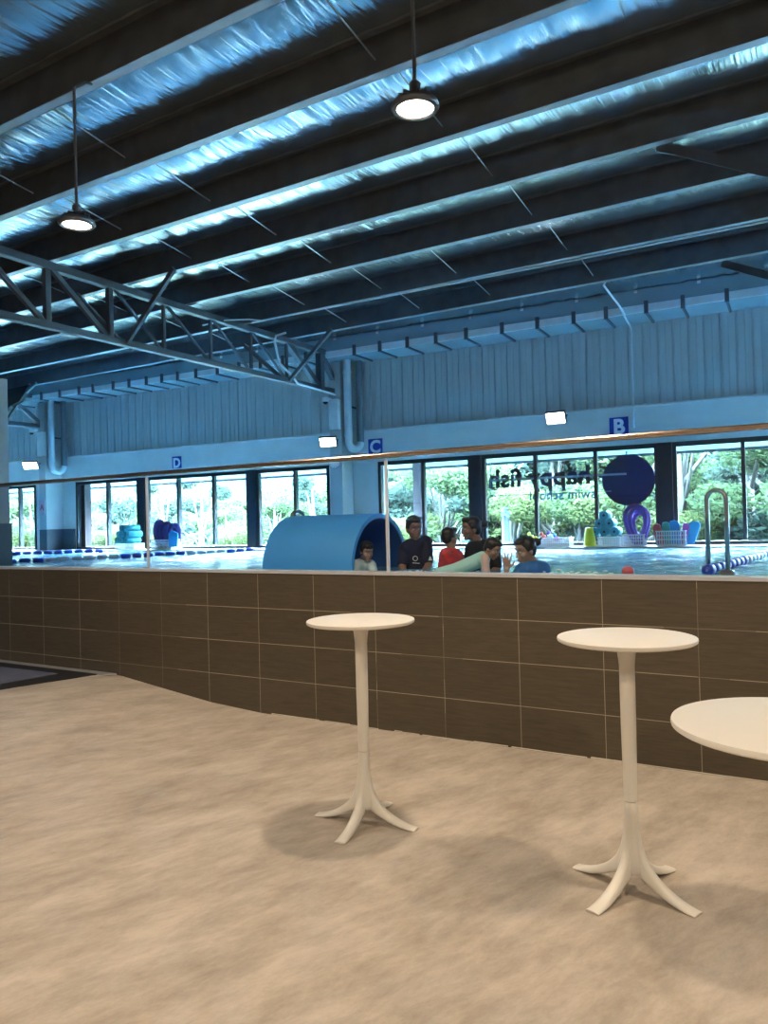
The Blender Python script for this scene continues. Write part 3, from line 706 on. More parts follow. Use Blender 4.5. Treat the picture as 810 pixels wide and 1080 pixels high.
# ------------------------------------------------------------------ bar tables
def bar_table():
    t = thing('bar_table', (0, 0, 0), 'x', 'table', 'cream bar tables')
    MB().lathe([(.001, 1.086), (.25, 1.086), (.288, 1.088), (.296, 1.093), (.2975, 1.100), (.2955, 1.107), (.289, 1.109), (.001, 1.109)], 72, caps=False).build('tabletop', M_table, t, smooth=True, autosm=35)
    MB().lathe([(.0285, .392), (.0285, .40), (.0300, .50), (.0325, .7), (.0335, .9), (.0335, .98), (.0360, 1.01), (.0395, 1.04), (.046, 1.068), (.056, 1.087)], 28).build('column', M_table, t, smooth=True, autosm=50)
    MB().lathe([(.001, .075), (.030, .078), (.058, .088), (.064, .105), (.053, .150), (.043, .205), (.036, .26), (.0325, .31), (.0300, .36), (.0290, .386), (.028, .389), (.001, .389)], 28, caps=False).build('pedestal', M_table, t, smooth=True, autosm=50)
    top = [(.029, .388), (.031, .34), (.037, .28), (.047, .215), (.066, .158), (.098, .112), (.140, .076), (.190, .047), (.240, .027), (.290, .014), (.3027, .011)]
    bot = [(.000, .388), (.000, .33), (.000, .27), (.000, .17), (.010, .10), (.045, .070), (.085, .053), (.135, .030), (.190, .010), (.250, .000), (.301, .000)]
    wd = [.013, .017, .021, .025, .028, .0295, .030, .0305, .0315, .0325, .033]
    for k in range(4):
        mb = MB(); vs = []; fs = []; n = 6
        for (rt, zt_), (rb, zb_), w_ in zip(top, bot, wd):
            # ridge-topped section
            d = Vector((rb - rt, zb_ - zt_))
            sec = [(rt, zt_, 0), (rt + d.x * .12, zt_ + d.y * .12, w_ * .78), (rt + d.x * .62, zt_ + d.y * .62, w_), (rb, zb_, w_ * .9), (rb, zb_, -w_ * .9), (rt + d.x * .62, zt_ + d.y * .62, -w_), (rt + d.x * .12, zt_ + d.y * .12, -w_ * .78)]
            vs += [Vector((a, c, b)) for a, b, c in sec]
        n = 7
        vs += [v + Vector((.0008, 0, 0)) for v in vs[-7:]]
        for i in range(len(top)):
            for j in range(n): j2 = (j + 1) % n; fs.append((i * n + j, i * n + j2, (i + 1) * n + j2, (i + 1) * n + j))
        fs.append(tuple(range(n))[::-1]); fs.append(tuple(len(top) * n + j for j in range(n)))
        R = Matrix.Rotation(k * PI / 2, 3, 'Z'); mb.add([R @ v for v in vs], fs)
        o = mb.build('leg', M_table, t, smooth=True, autosm=40)
        sub = o.modifiers.new('s', 'SUBSURF'); sub.levels = 1; sub.render_levels = 2
        for e in o.data.edges: pass
    return t
bt = bar_table(); bt.location = (-2.303, 3.541, 0); bt.rotation_euler[2] = 3.253
bt['label'] = 'leftmost cream round-topped bar table, farthest from the camera'
b2 = copy_tree(bt); b2.location = (-.849, 3.444, 0); b2.rotation_euler[2] = 2.801; b2['label'] = 'middle cream bar table standing whole at the right of the lobby'
b3 = copy_tree(bt); b3.location = (-.123, 2.181, 0); b3.rotation_euler[2] = 2.3; b3['label'] = 'nearest cream bar table, its top cut by the right edge'

# ------------------------------------------------------------------ pool things
# arched foam tunnel
t = thing('foam_tunnel', (-4.5, 6.75, .55), 'large light blue half-round foam tunnel standing in the pool', 'tunnel')
x0, x1, yc, R_, zc = -5.36, -4.22, 6.92, .57, 1.16
def arch(r, x, n=28, k=.0):
    return [(x, yc - r * math.cos(PI * i / n) * (1 + k), zc + r * math.sin(PI * i / n)) for i in range(n + 1)]
def tunnel(ra, rb, xa, xb, name, m, n=28):
    mb = MB(); A1 = arch(ra, xa, n); A2 = arch(ra, xb, n); B1 = arch(rb, xa, n); B2 = arch(rb, xb, n)
    for q in (A1, A2, B1, B2):       # legs go down under water
        q.insert(0, (q[0][0], q[0][1], .6)); q.append((q[-1][0], q[-1][1], .6))
    N = n + 3; vs = A1 + A2 + B1 + B2; fs = []
    for i in range(N - 1):
        fs += [(i, i + 1, N + i + 1, N + i), (2 * N + i, 3 * N + i, 3 * N + i + 1, 2 * N + i + 1), (i, 2 * N + i, 2 * N + i + 1, i + 1), (N + i, N + i + 1, 3 * N + i + 1, 3 * N + i)]
    fs += [(0, N, 3 * N, 2 * N), (N - 1, 3 * N - 1, 4 * N - 1, 2 * N - 1)]
    mb.add(vs, fs); return mb.build(name, m, t, smooth=True, autosm=40)
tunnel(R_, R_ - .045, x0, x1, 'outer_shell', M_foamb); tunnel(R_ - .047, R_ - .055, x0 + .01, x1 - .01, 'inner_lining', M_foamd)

# grab rails
def grab(x, y, label, dx=.155, dy=-.10, zt=1.80):
    t = thing('grab_rail', (x, y, 1.1), label, 'grab rail', 'stainless pool grab rails')
    R = math.hypot(dx, dy) / 2; ux, uy = dx / (2 * R), dy / (2 * R); cx, cy = x + dx / 2, y + dy / 2
    pts = [(x, y, .5), (x, y, zt - .1)] + [(cx - ux * R * math.cos(PI * k / 10), cy - uy * R * math.cos(PI * k / 10), zt - R * 1.0 + R * math.sin(PI * k / 10)) for k in range(11)] + [(x + dx, y + dy, zt - .15), (x + dx, y + dy, .5)]
    MB().tube(pts, .021, 14).build('rail', M_chrome, t, smooth=True)
    for px, py in ((x, y), (x + dx, y + dy)): MB().ell((px, py, WZ + .012), (.05, .05, .022)).build('flange', M_chrome, t, smooth=True)
grab(-1.06, 7.28, 'stainless U-shaped grab rail at the right of the pool', .16, -.02, 1.845)
grab(-5.62, 7.2, 'slim stainless grab rail seen edge-on left of the blue tunnel', .07, .16, 1.79)

# lane ropes: alternating coloured floats on a line
def rope(p, q, label, pattern, r=.055):
    t = thing('lane_rope', p, label, 'lane rope', 'floating lane ropes'); p = Vector(p); q = Vector(q); L = (q - p).length; d = (q - p) / L
    MB().tube([p, q], .012, 6).build('line', M_floatw, t)
    s = 0; k = 0
    while s < L - .2:
        m = pattern[(k // 1) % len(pattern)]
        if m is not None:
            mb = MB(); mb.tube([p + d * (s + a) for a in (0, .015, .085, .155, .17)], [r * .55, r * .95, r, r * .95, r * .55], 12)
            mb.build('float', m, t, smooth=True, autosm=60)
        s += .21; k += 1
Bf, Wf = M_float, M_floatw
rope((-11.7, 7.0, WZ + .03), (-10.1, 11.9, WZ + .03), 'lane rope of blue and white floats at the left of the pool', [Bf] * 5 + [Wf] * 6 + [Bf] * 6 + [Wf] * 4, .045)
rope((-15.9, 9.6, WZ + .03), (-14.2, 11.5, WZ + .03), 'short blue lane rope at far left by the pillar', [Bf] * 20, .045)
rope((-1.05, 7.1, WZ + .03), (-.70, 11.6, WZ + .03), 'lane rope of blue and white floats beside the grab rail at right', [Bf] * 8 + [Wf] * 5 + [Bf] * 4 + [Wf] * 4 + [Bf] * 4, .05)

# baskets and toys on the far deck
DZ = 1.1455
def basket(u, v, w_, d_, h_, label, m=M_basket):
    t = thing('basket', B(u, v, DZ), label, 'basket', 'white plastic baskets on the far deck')
    mb = MB(); nb = 7
    def ring(z0, z1, g):
        a, b = w_ / 2 + g, d_ / 2 + g; th = .006
        for (x0_, x1_, y0_, y1_) in ((-a, a, -b, -b + th), (-a, a, b - th, b), (-a, -a + th, -b, b), (a - th, a, -b, b)):
            mb.box(u + x0_, u + x1_, v + y0_, v + y1_, z0, z1, B)
    ring(DZ, DZ + h_ * .12, 0); ring(DZ + h_ * .38, DZ + h_ * .46, .004); ring(DZ + h_ * .66, DZ + h_ * .72, .008)
    mb.box(u - w_ / 2, u + w_ / 2, v - d_ / 2, v + d_ / 2, DZ, DZ + .008, B)
    k = -w_ / 2
    while k < w_ / 2:
        for s in (-1, 1): mb.box(u + k, u + k + .014, v + s * (d_ / 2 + .002) - .003, v + s * (d_ / 2 + .002) + .003, DZ, DZ + h_, B)
        k += .036
    k = -d_ / 2
    while k < d_ / 2:
        for s in (-1, 1): mb.box(u + s * (w_ / 2 + .002) - .003, u + s * (w_ / 2 + .002) + .003, v + k, v + k + .014, DZ, DZ + h_, B)
        k += .036
    mb.build('body', m, t)
    mb = MB(); g = .014; a, b = w_ / 2 + g, d_ / 2 + g; th = .02
    for (x0_, x1_, y0_, y1_) in ((-a, a, -b, -b + th), (-a, a, b - th, b), (-a, -a + th, -b, b), (a - th, a, -b, b)): mb.box(u + x0_, u + x1_, v + y0_, v + y1_, DZ + h_ - .02, DZ + h_, B)
    mb.build('rim', m, t, bevel=.003)
basket(-2.42, -.35, .42, .30, .24, 'right-hand white basket holding colourful kickboards')
basket(-3.00, -.35, .34, .28, .19, 'white basket holding the bright purple noodle loops')
basket(-3.38, -.35, .34, .28, .15, 'white basket under the pyramid of teal foam rollers')
basket(-4.32, -.35, .58, .28, .15, 'long low white basket of small toys left of the yellow cone')
basket(-4.98 + .2, -.33, .28, .28, .14, 'small white basket at the left end of the toy row')
basket(-13.15, -.35, .62, .30, .22, 'white basket holding the dark purple noodles at left')
basket(-14.3, -.35, .62, .30, .14, 'low white basket beneath the far left teal rollers')
basket(-3.98 - .02, -.33, .0 + .10, .2, .12, 'tiny white basket tucked by the yellow cone') if False else None

def noodles(u, v, n, hgt, w_, label, m, z0=DZ + .04):
    for k in range(n):
        t_ = []; wk = w_ * (1 - .16 * k); hk = hgt * (1 - .05 * k)
        for i in range(25):
            a = PI * i / 24; s = math.sin(a)
            x = -math.cos(a) * wk * (.30 + .70 * min(1, s * 1.25)); z = hk * s
            # loop: narrow at the bottom, wide above
            t_.append(B(u + x + .012 * k, v - .1 + .065 * k, z0 + z))
        o = MB().tube(t_, .032, 10).build('pool_noodle', m, smooth=True)
        tag(o, label, 'pool noodle', label[:40] + ' group')
for k in range(4):
    wk, hk = .20 - .02 * k, .60 - .04 * k; pts = []
    for i in range(29):
        a = 2 * PI * (i / 28) - PI / 2; s = (1 - math.cos(2 * PI * i / 28)) / 2
        x = math.sin(2 * PI * i / 28) * wk * (.40 + .72 * s) * -1
        pts.append(B(-2.93 + x + (.02 if k % 2 else -.025), -.42 + .062 * k, DZ + .05 + hk * s))
    o = MB().tube(pts, .036, 10).build('pool_noodle', M_purple, smooth=True)
    tag(o, ['front', 'second', 'third', 'rearmost'][k] + ' of the bright purple noodles looped upright under the navy disc', 'pool noodle', 'purple noodle loops under the disc')
for k in range(5):
    wk, hk = .20, .58 - .03 * (k % 2) - .02 * k; pts = []; u0 = -13.30 + .09 * k
    for i in range(25):
        s = (1 - math.cos(2 * PI * i / 24)) / 2; x = -math.sin(2 * PI * i / 24) * wk * (.5 + .4 * s)
        pts.append(B(u0 + x * .6, -.38 + x * .5 + .02 * k, DZ + .05 + hk * s))
    o = MB().tube(pts, .048, 10).build('pool_noodle', M_purpled, smooth=True)
    tag(o, ['leftmost', 'second from left', 'middle', 'fourth from left', 'rightmost'][k] + ' of the dark purple noodles bunched in the left basket', 'pool noodle', 'purple noodles in the left basket')

def roller(u, v, z, label, grp, yaw=0, r=.075, L=.34):
    p = B(u, v, z); t = thing('foam_roller', p, label, 'foam roller', grp)
    d = (en * math.cos(yaw) + eu * math.sin(yaw)); mb = MB(); n = 18; vs = []; fs = []
    a = d.cross(Vector((0, 0, 1))).normalized(); b = Vector((0, 0, 1))
    for s, rr in ((-L / 2, r * .29), (-L / 2, r * .93), (-L / 2 + .008, r), (L / 2 - .008, r), (L / 2, r * .93), (L / 2, r * .29)):
        for k in range(n): th = 2 * PI * k / n; vs.append(p + d * s + (a * math.cos(th) + b * math.sin(th)) * rr)
    for i in range(5):
        for k in range(n): k2 = (k + 1) % n; fs.append((i * n + k, i * n + k2, (i + 1) * n + k2, (i + 1) * n + k))
    mb.add(vs, fs); mb.build('body', M_teal, t, smooth=True, autosm=40)
    MB().tube([p - d * (L / 2 - .002), p + d * (L / 2 - .002)], r * .30, 12).build('hole_shade', M_black, t)  # black plug paints the dark inside the hollow roller ends
rr = .078; z0 = DZ + .15
pos = [('leftmost on the bottom row', -3.60, z0 + rr + .01), ('middle on the bottom row', -3.44, z0 + rr + .01), ('rightmost on the bottom row', -3.28, z0 + rr + .01), ('left on the middle row', -3.52, z0 + rr + .146), ('right on the middle row', -3.36, z0 + rr + .146), ('single one on top', -3.44, z0 + rr + .28)]
for l, u, z in pos: roller(u, -.35, z, 'teal foam roller of the pyramid left of the noodle loops, ' + l, 'teal rollers piled by the noodles')
pos = [('bottom left', -14.50, 0), ('bottom middle', -14.34, 0), ('bottom right', -14.18, 0), ('second row left', -14.45, .14), ('second row middle', -14.29, .14), ('second row right', -14.13, .14), ('top left', -14.36, .28), ('top right', -14.2, .28)]
for l, u, z in pos: roller(u, -.35, DZ + .14 + rr + z, 'teal foam roller in the far left pile, ' + l, 'teal rollers in the far left pile', .35)

# yellow cone-like bucket, kickboards, toys
t = thing('bucket', B(-3.80 + .2, -.48, DZ), 'bright yellow upturned bucket beside the teal rollers', 'bucket')
p = B(-3.68, -.5, DZ); MB().lathe([(.10, 0), (.105, .01), (.095, .04), (.085, .20), (.065, .30), (.06, .31), (.001, .31)], 24, p, caps=False).build('body', M_yellow, t, smooth=True, autosm=40)
MB().lathe([(.104, .0), (.114, .005), (.114, .02), (.103, .024)], 24, p, caps=False).build('rim', M_yellow, t)
kb = [(-2.57, .13, M_redp, 'red kickboard at the left of the right-hand basket', .33), (-2.48, .12, mat('green_foam', (0.03, 0.35, 0.28), .5), 'green kickboard second from left in the right-hand basket', .36), (-2.38, .17, M_bluep, 'light blue kickboard in the middle of the right-hand basket', .38),
      (-2.26, .10, M_pink, 'pink kickboard right of centre in the right-hand basket', .34), (-2.19, .18, M_bluep, 'blue kickboard leaning at the right of the right-hand basket', .36)]
for i, (u, w_, m, l, hh) in enumerate(kb):
    lean = (-.06, -.02, .0, .05, .10)[i]
    poly = [(-w_ / 2, 0), (w_ / 2, 0), (w_ / 2 + lean, hh * .8), (w_ / 2 * .7 + lean, hh * .97), (lean, hh), (-w_ / 2 * .7 + lean, hh * .97), (-w_ / 2 + lean, hh * .8)]
    mb = MB().prism(poly, -.015, .015, lambda a, v, b: B(u + a, -.35 + v + .045 * (i - 2), DZ + .02 + b))
    tag(mb.build('kickboard', m, bevel=.006), l, 'kickboard', 'kickboards in the right-hand basket')
tag(MB().prism([(-.12, 0), (.12, 0), (.15, .3), (-.02, .36), (-.12, .3)], -.015, .015, lambda a, v, b: B(-12.79 + a, -.52 + v, DZ + .06 + b)).build('kickboard', M_bluep, bevel=.006), 'bright blue kickboard leaning right of the dark purple noodles', 'kickboard')
# bright squeaky toys in the long basket
def toy_duck(u, z, m, m2, label):
    p = B(u, -.36, z); t = thing('bath_toy', p, label, 'toy', 'small toys in the long basket')
    MB().ell(p, (.055, .045, .045)).build('body', m, t, smooth=True); MB().ell(p + Vector((-.03, -.01, .06)), (.032, .03, .032)).build('head', m2, t, smooth=True)
    MB().ell(p + Vector((-.065, -.01, .055)), (.016, .012, .008)).build('beak', M_redp, t, smooth=True)
toy_duck(-4.50, DZ + .16, M_redp, M_redp, 'red bath toy on top of the long basket'); toy_duck(-4.38, DZ + .17, M_white, M_purple, 'white and purple bath toy in the long basket')
toy_duck(-4.27, DZ + .13, M_pink, M_bluep, 'pink and blue bath toy at the right of the long basket'); toy_duck(-4.72, DZ + .16, M_yellow, M_yellow, 'yellow bath toy at the left end of the toy baskets')
toy_duck(-4.60, DZ + .09, mat('toy_green', (.2, .5, .1), .5), M_yellow, 'green bath toy low in the toy baskets')
# red ball and little float at the pool rim
tag(MB().ell((-1.68, 6.95, WZ + .025), (.055, .055, .05)).build('ball', M_redp, smooth=True), 'small red ball floating near the coping at right', 'ball')
tag(MB().ell((-.86, 6.86, WZ + .02), (.06, .06, .035)).build('buoy', M_steel, smooth=True), 'small dark float right of the grab rail foot', 'float')

# ------------------------------------------------------------------ people
TH = math.radians(27.6)
def rotm(yaw, pitch, roll=0): return Matrix.Rotation(yaw, 3, 'Z') @ Matrix.Rotation(pitch, 3, 'X') @ Matrix.Rotation(roll, 3, 'Y')
def finish(mb, name, m, parent, vox, sm=4):
    me = bpy.data.meshes.new(name); me.from_pydata(mb.v, [], mb.f); me.materials.append(m)
    bm = bmesh.new(); bm.from_mesh(me); bmesh.ops.recalc_face_normals(bm, faces=bm.faces); bm.to_mesh(me); bm.free()
    o = bpy.data.objects.new(name, me); C.objects.link(o); o.parent = parent
    r = o.modifiers.new('r', 'REMESH'); r.mode = 'VOXEL'; r.voxel_size = vox; r.use_smooth_shade = True
    s = o.modifiers.new('s', 'SMOOTH'); s.factor = .5; s.iterations = sm
    return o
def local(mb, name, m, parent, smooth=True):
    me = bpy.data.meshes.new(name); me.from_pydata(mb.v, [], mb.f); me.materials.append(m)
    me.polygons.foreach_set('use_smooth', [smooth] * len(me.polygons))
    bm = bmesh.new(); bm.from_mesh(me); bmesh.ops.recalc_face_normals(bm, faces=bm.faces); bm.to_mesh(me); bm.free()
    o = bpy.data.objects.new(name, me); C.objects.link(o); o.parent = parent; return o

def head(body, hc, R, s):
    """adds a head to the body prims; hc centre, R orientation (faces -y), s scale"""
    P = lambda x, y, z: hc + R @ (Vector((x, y, z)) * s)
    E = lambda c, r: body.ell(P(*c), tuple(q * s for q in r), R)
    E((0, .015, .03), (.074, .090, .085)); E((0, -.022, -.035), (.058, .066, .080)); E((0, -.058, -.095), (.028, .028, .020))
    E((0, -.060, .045), (.052, .030, .035)); E((.036, -.05, -.03), (.026, .03, .026)); E((-.036, -.05, -.03), (.026, .03, .026))
    E((0, -.092, -.022), (.010, .016, .022)); E((0, -.100, -.034), (.014, .014, .010)); E((0, -.085, -.066), (.022, .010, .010))
    for k in (-1, 1): E((k * .074, .012, -.018), (.010, .022, .032))
    return P
def face(P, R, s, parent):
    for k in (-1, 1):
        mb = MB().ell(P(k * .028, -.078, .004), (.0125 * s, .008 * s, .008 * s), R); ey = local(mb, 'eye', M_eye, parent)
        mb = MB().ell(P(k * .028, -.0855, .004), (.006 * s, .003 * s, .006 * s), R); local(mb, 'pupil', M_pupil, ey)
        mb = MB().ell(P(k * .028, -.088, .022), (.017 * s, .005 * s, .0035 * s), R); local(mb, 'eyebrow', M_hair, parent)
    local(MB().ell(P(0, -.094, -.066), (.020 * s, .005 * s, .006 * s), R), 'lips', M_lip, parent)
def hairdo(P, R, s, parent, kind):
    mb = MB(); E = lambda c, r: mb.ell(P(*c), tuple(q * s for q in r), R)
    E((0, .030, .050), (.086, .094, .082)); E((0, .055, .0), (.078, .065, .085)); E((0, -.035, .095), (.062, .055, .034))
    for k in (-1, 1): E((k * .066, .020, .025), (.020, .050, .045))
    if kind == 'bun': E((0, .155, .030), (.042, .042, .040)); E((0, .115, .03), (.034, .034, .03)); E((.02, .185, .05), (.012, .03, .012)); E((-.015, .18, .0), (.012, .028, .012))
    if kind == 'lowbun': E((0, .125, -.03), (.03, .034, .034))
    if kind == 'tousled':
        rr_ = random.Random(4)
        for k in range(16): a = rr_.uniform(0, 2 * PI); E((.062 * math.cos(a), .02 + .07 * math.sin(a), .088 + rr_.uniform(-.02, .015)), (.026, .026, .022))
    if kind == 'fringe': E((0, -.065, .075), (.055, .025, .035))
    return finish(mb, 'hair', M_hair, parent, .006, 2)

def hand(body, wrist, dirv, palmn, s, curl=.2, spread=1.0):
    """palm + five fingers from the wrist along dirv"""
    d = Vector(dirv).normalized(); nrm = Vector(palmn).normalized(); a = d.cross(nrm).normalized(); w_ = Vector(wrist)
    pc = w_ + d * .045 * s
    for k in (-1.5, -.5, .5, 1.5): body.cap(w_ + a * k * .010 * s, w_ + d * .085 * s + a * k * .020 * s, .013 * s, .0105 * s, 8)
    for k, L in ((-1.5, .060), (-.5, .076), (.5, .082), (1.5, .072)):
        b0 = w_ + d * .085 * s + a * k * .020 * s; dd = (d + a * k * .13 * spread).normalized(); m1 = b0 + dd * L * .55 * s; m2 = m1 + (dd + nrm * curl).normalized() * L * .5 * s
        body.cap(b0, m1, .0090 * s, .0082 * s, 8); body.cap(m1, m2, .0082 * s, .0070 * s, 8)
    b0 = w_ + d * .025 * s + a * .022 * s; m1 = b0 + (d * .6 + a * .8).normalized() * .045 * s; m2 = m1 + (d * .85 + a * .4).normalized() * .035 * s
    body.cap(b0, m1, .0120 * s, .0100 * s, 8); body.cap(m1, m2, .0100 * s, .0085 * s, 8)

def person(loc, label, skin, cloth, cloth_name, hc, hyaw, hpitch, hs, neck, shL, shR, hip, sh_r, limbs, hk, hroll=0, sleeves=(), vox=.007, legs=True, tor_r=None):
    """all coordinates are local: x to the image right, y away from the camera, z world height"""
    t = thing('person', (loc[0], loc[1], 0), label, 'person', None, TH)
    body = MB(); R = rotm(hyaw, hpitch, hroll); hc = Vector(hc); P = head(body, hc, R, hs)
    neck = Vector(neck); shL, shR, hip = Vector(shL), Vector(shR), Vector(hip)
    body.cap(P(0, .015, -.06), neck, .050 * hs, .056 * hs)
    mid = (shL + shR) / 2; tr = tor_r or sh_r * 1.9
    body.cap(neck, mid, .052 * hs, .06 * hs)
    cl = MB()
    for b_, g in ((body, 0), (cl, .010)):
        b_.cap(shL, shR, sh_r + g, sh_r + g)
        b_.cap(shL.lerp(shR, .22), hip + (shL - shR) * .18, tr * .62 + g, tr * .62 + g); b_.cap(shR.lerp(shL, .22), hip + (shR - shL) * .18, tr * .62 + g, tr * .62 + g)
        b_.cap(mid, hip, tr * .7 + g, tr * .7 + g)
    cl.cap(neck.lerp(mid, .5), mid, .058 * hs, .07 * hs)
    for (p, q, r, ra, rb, covered) in limbs:      # shoulder, elbow, wrist
        p, q, r = Vector(p), Vector(q), Vector(r)
        body.cap(p, q, ra, (ra + rb) / 2); body.cap(q, r, (ra + rb) / 2, rb)
        e = p.lerp(q, covered) if covered <= 1 else q
        cl.cap(p, e, ra + .011, ra + .009)
        if covered > 1: cl.cap(q, q.lerp(r, covered - 1), (ra + rb) / 2 + .009, rb + .008)
        dv = (r - q).normalized(); n_ = Vector((0, -1, 0)) if abs(dv.z) > .5 else Vector((0, 0, -1))
        hand(body, r, dv, n_, hs * (1.0 if hs > .95 else .85), spread=1.3)
    if legs:
        for sgn, sh in ((-1, shL), (1, shR)):
            h0 = hip + (sh - mid) * .5; k0 = h0 + Vector((sgn * .02, -.14 * hs, -.28 * hs)); a0 = Vector((k0.x, k0.y + .12 * hs, max(.16, k0.z - .36 * hs)))
            body.cap(h0, k0, .075 * hs, .055 * hs); body.cap(k0, a0, .052 * hs, .034 * hs); body.cap(a0, a0 + Vector((0, -.14 * hs, -.02)), .034 * hs, .025 * hs)
    bo = finish(body, 'body', skin, t, vox)
    finish(cl, cloth_name, cloth, t, .009, 3)
    face(P, R, hs, t); hairdo(P, R, hs, t, hk)
    return t, P, R
def W(px, y, dy=0): return None
# px -> local x around each root (107 px per metre at this distance)
def loc_at(px, Y_):
    # where the line of sight through column px crosses the plane Y=Y_
    d = Fv + Rv * ((px - 405) / 810.0); k = Y_ / d.y; return (d.x * k, Y_)

# man in navy shirt
l0 = loc_at(440, 7.15)
m1, P, R = person(l0, 'dark-haired man in a navy T-shirt with white print, right of the tunnel', M_skin, M_cnavy, 't_shirt',
    hc=(-.035, -.03, 1.565), hyaw=.35, hpitch=.22, hs=1.02, neck=(-.01, .03, 1.445), shL=(-.115, .0, 1.355), shR=(.075, .07, 1.405), hip=(.0, .08, .88), sh_r=.072,
    limbs=[((.09, .03, 1.385), (.105, -.07, 1.17), (.04, -.20, 1.09), .050, .032, .75), ((-.15, .02, 1.35), (-.17, -.10, 1.16), (-.12, -.2, 1.04), .050, .032, .75)], hk='tousled')
fr_ = lambda a, v, b: Vector((-.03 + a, -.148 + v, 1.25 + b))
ring_ = MB(); n = 20
for k in range(n):
    a, b = 2 * PI * k / n, 2 * PI * (k + 1) / n
    ring_.bar(fr_(.024 * math.cos(a), 0, .024 * math.sin(a)), fr_(.024 * math.cos(b), 0, .024 * math.sin(b)), .006, .006)
ring_.bar(fr_(-.03, 0, -.045), fr_(.045, 0, -.052), .012, .006)
local(ring_, 'chest_print', M_lite, m1, False)
local(MB().prism([(-.022, -.02), (.022, -.02), (0, .026)], -.004, .004, lambda a, v, b: Vector((.125 + a, -.118 + v, 1.245 + b))), 'sleeve_print', M_lite, m1, False)

# toddler at the tunnel mouth
l0 = loc_at(386, 6.62)
person(l0, 'toddler in a pale grey and teal swim top crawling from the blue tunnel', M_skin2, M_cpale, 'swim_top',
    hc=(.005, -.06, 1.345), hyaw=.45, hpitch=.30, hs=.80, neck=(-.03, .0, 1.262), shL=(-.10, .0, 1.215), shR=(.035, .0, 1.205), hip=(-.04, .14, .98), sh_r=.044,
    limbs=[((-.115, -.03, 1.22), (-.12, -.08, 1.13), (-.09, -.14, 1.06), .036, .026, 1.6), ((.05, -.03, 1.20), (.07, -.08, 1.12), (.08, -.13, 1.06), .036, .026, 1.6)], hk='fringe', vox=.006)

# child in red
l0 = loc_at(474, 7.0)
person(l0, 'small black-haired child in a red patterned swim top, back turned', M_skin2, M_cred, 'swim_top',
    hc=(.0, 0, 1.465), hyaw=2.2, hpitch=.05, hs=.82, neck=(.01, .0, 1.37), shL=(-.055, .0, 1.305), shR=(.06, .0, 1.295), hip=(0, .02, .95), sh_r=.048,
    limbs=[((-.07, -.01, 1.29), (-.09, .0, 1.15), (-.02, .12, 1.1), .036, .026, 1.2), ((.085, -.01, 1.28), (.115, .0, 1.16), (.12, .12, 1.1), .036, .026, 1.2)], hk='short', vox=.006)

# woman in black
l0 = loc_at(500, 7.35)
person(l0, 'woman in a black T-shirt with tied-back hair, in profile facing left', M_skin, M_cblack, 't_shirt',
    hc=(-.04, 0, 1.545), hyaw=-1.25, hpitch=.10, hs=1.0, neck=(.02, .02, 1.42), shL=(-.03, -.03, 1.335), shR=(.17, .10, 1.325), hip=(.06, .06, .88), sh_r=.072,
    limbs=[((-.05, -.07, 1.33), (-.10, -.13, 1.16), (-.2, -.18, 1.08), .048, .030, .8), ((.21, .08, 1.30), (.22, .0, 1.12), (.08, -.1, 1.03), .048, .030, .8)], hk='bun')

# child held flat in the water, mint top
t = thing('person', (*loc_at(510, 6.72), 0), 'dark-haired child in a mint swim top stretched flat over the water', 'person', None, TH)
body = MB(); R = rotm(.95, .55, 0); hc = Vector((.075, -.03, 1.36)); P = head(body, hc, R, .80)
sh = Vector((-.02, .0, 1.265)); hp = Vector((-.30, .04, 1.155))
body.cap(P(0, .02, -.05), sh, .04, .045); body.cap(sh + Vector((0, -.06, .0)), sh + Vector((0, .07, 0)), .045, .045); body.cap(sh, hp, .064, .056)
body.cap(hp, hp + Vector((-.2, -.03, -.05)), .05, .04); body.cap(hp + Vector((0, .05, 0)), hp + Vector((-.2, .07, -.05)), .05, .04)
body.cap(hp + Vector((-.2, -.03, -.05)), hp + Vector((-.42, -.03, -.12)), .04, .028); body.cap(hp + Vector((-.2, .07, -.05)), hp + Vector((-.42, .07, -.12)), .04, .028)
for dy in (-.08, .09):
    a0, b0, c0 = sh + Vector((.01, dy, .0)), sh + Vector((.02, dy * 1.2, -.10)), sh + Vector((.05, dy * 1.2, -.20)); body.cap(a0, b0, .034, .028); body.cap(b0, c0, .028, .023); hand(body, c0, (.5, 0, -.6), (0, -1, 0), .8)
finish(body, 'body', M_skin2, t, .006)
cl = MB(); cl.cap(sh, hp, .074, .066); cl.cap(sh + Vector((0, -.06, 0)), sh + Vector((0, .07, 0)), .055, .055); cl.cap(hp, hp + Vector((-.12, .0, -.02)), .07, .06); finish(cl, 'swim_top', M_cmint, t, .009, 3)
cl = MB()
for dy in (-.08, .09): cl.cap(sh + Vector((.012, dy * 1.05, .01)), sh + Vector((.02, dy * 1.2, -.10)), .044, .038); cl.cap(sh + Vector((.02, dy * 1.2, -.10)), sh + Vector((.035, dy * 1.2, -.15)), .038, .033)
finish(cl, 'sleeves', M_cpeach, t, .008, 3)
face(P, R, .8, t); hairdo(P, R, .80, t, 'short')

# woman in blue, right hand raised out of the water
l0 = loc_at(556, 6.75)
person(l0, 'woman in a blue rash guard with hair bun, low in the water, raising one hand', M_skin2, M_cblue, 'rash_guard',
    hc=(-.035, -.02, 1.345), hyaw=-1.05, hpitch=.28, hs=1.0, neck=(.035, .02, 1.235), shL=(-.06, -.03, 1.165), shR=(.13, .04, 1.165), hip=(.10, .25, .85), sh_r=.066,
    limbs=[((-.10, -.08, 1.14), (-.22, -.12, .98), (-.215, -.13, 1.175), .044, .027, 1.3), ((.16, .05, 1.13), (.2, -.05, .98), (.05, -.15, .95), .044, .03, 1.3)], hk='bun')

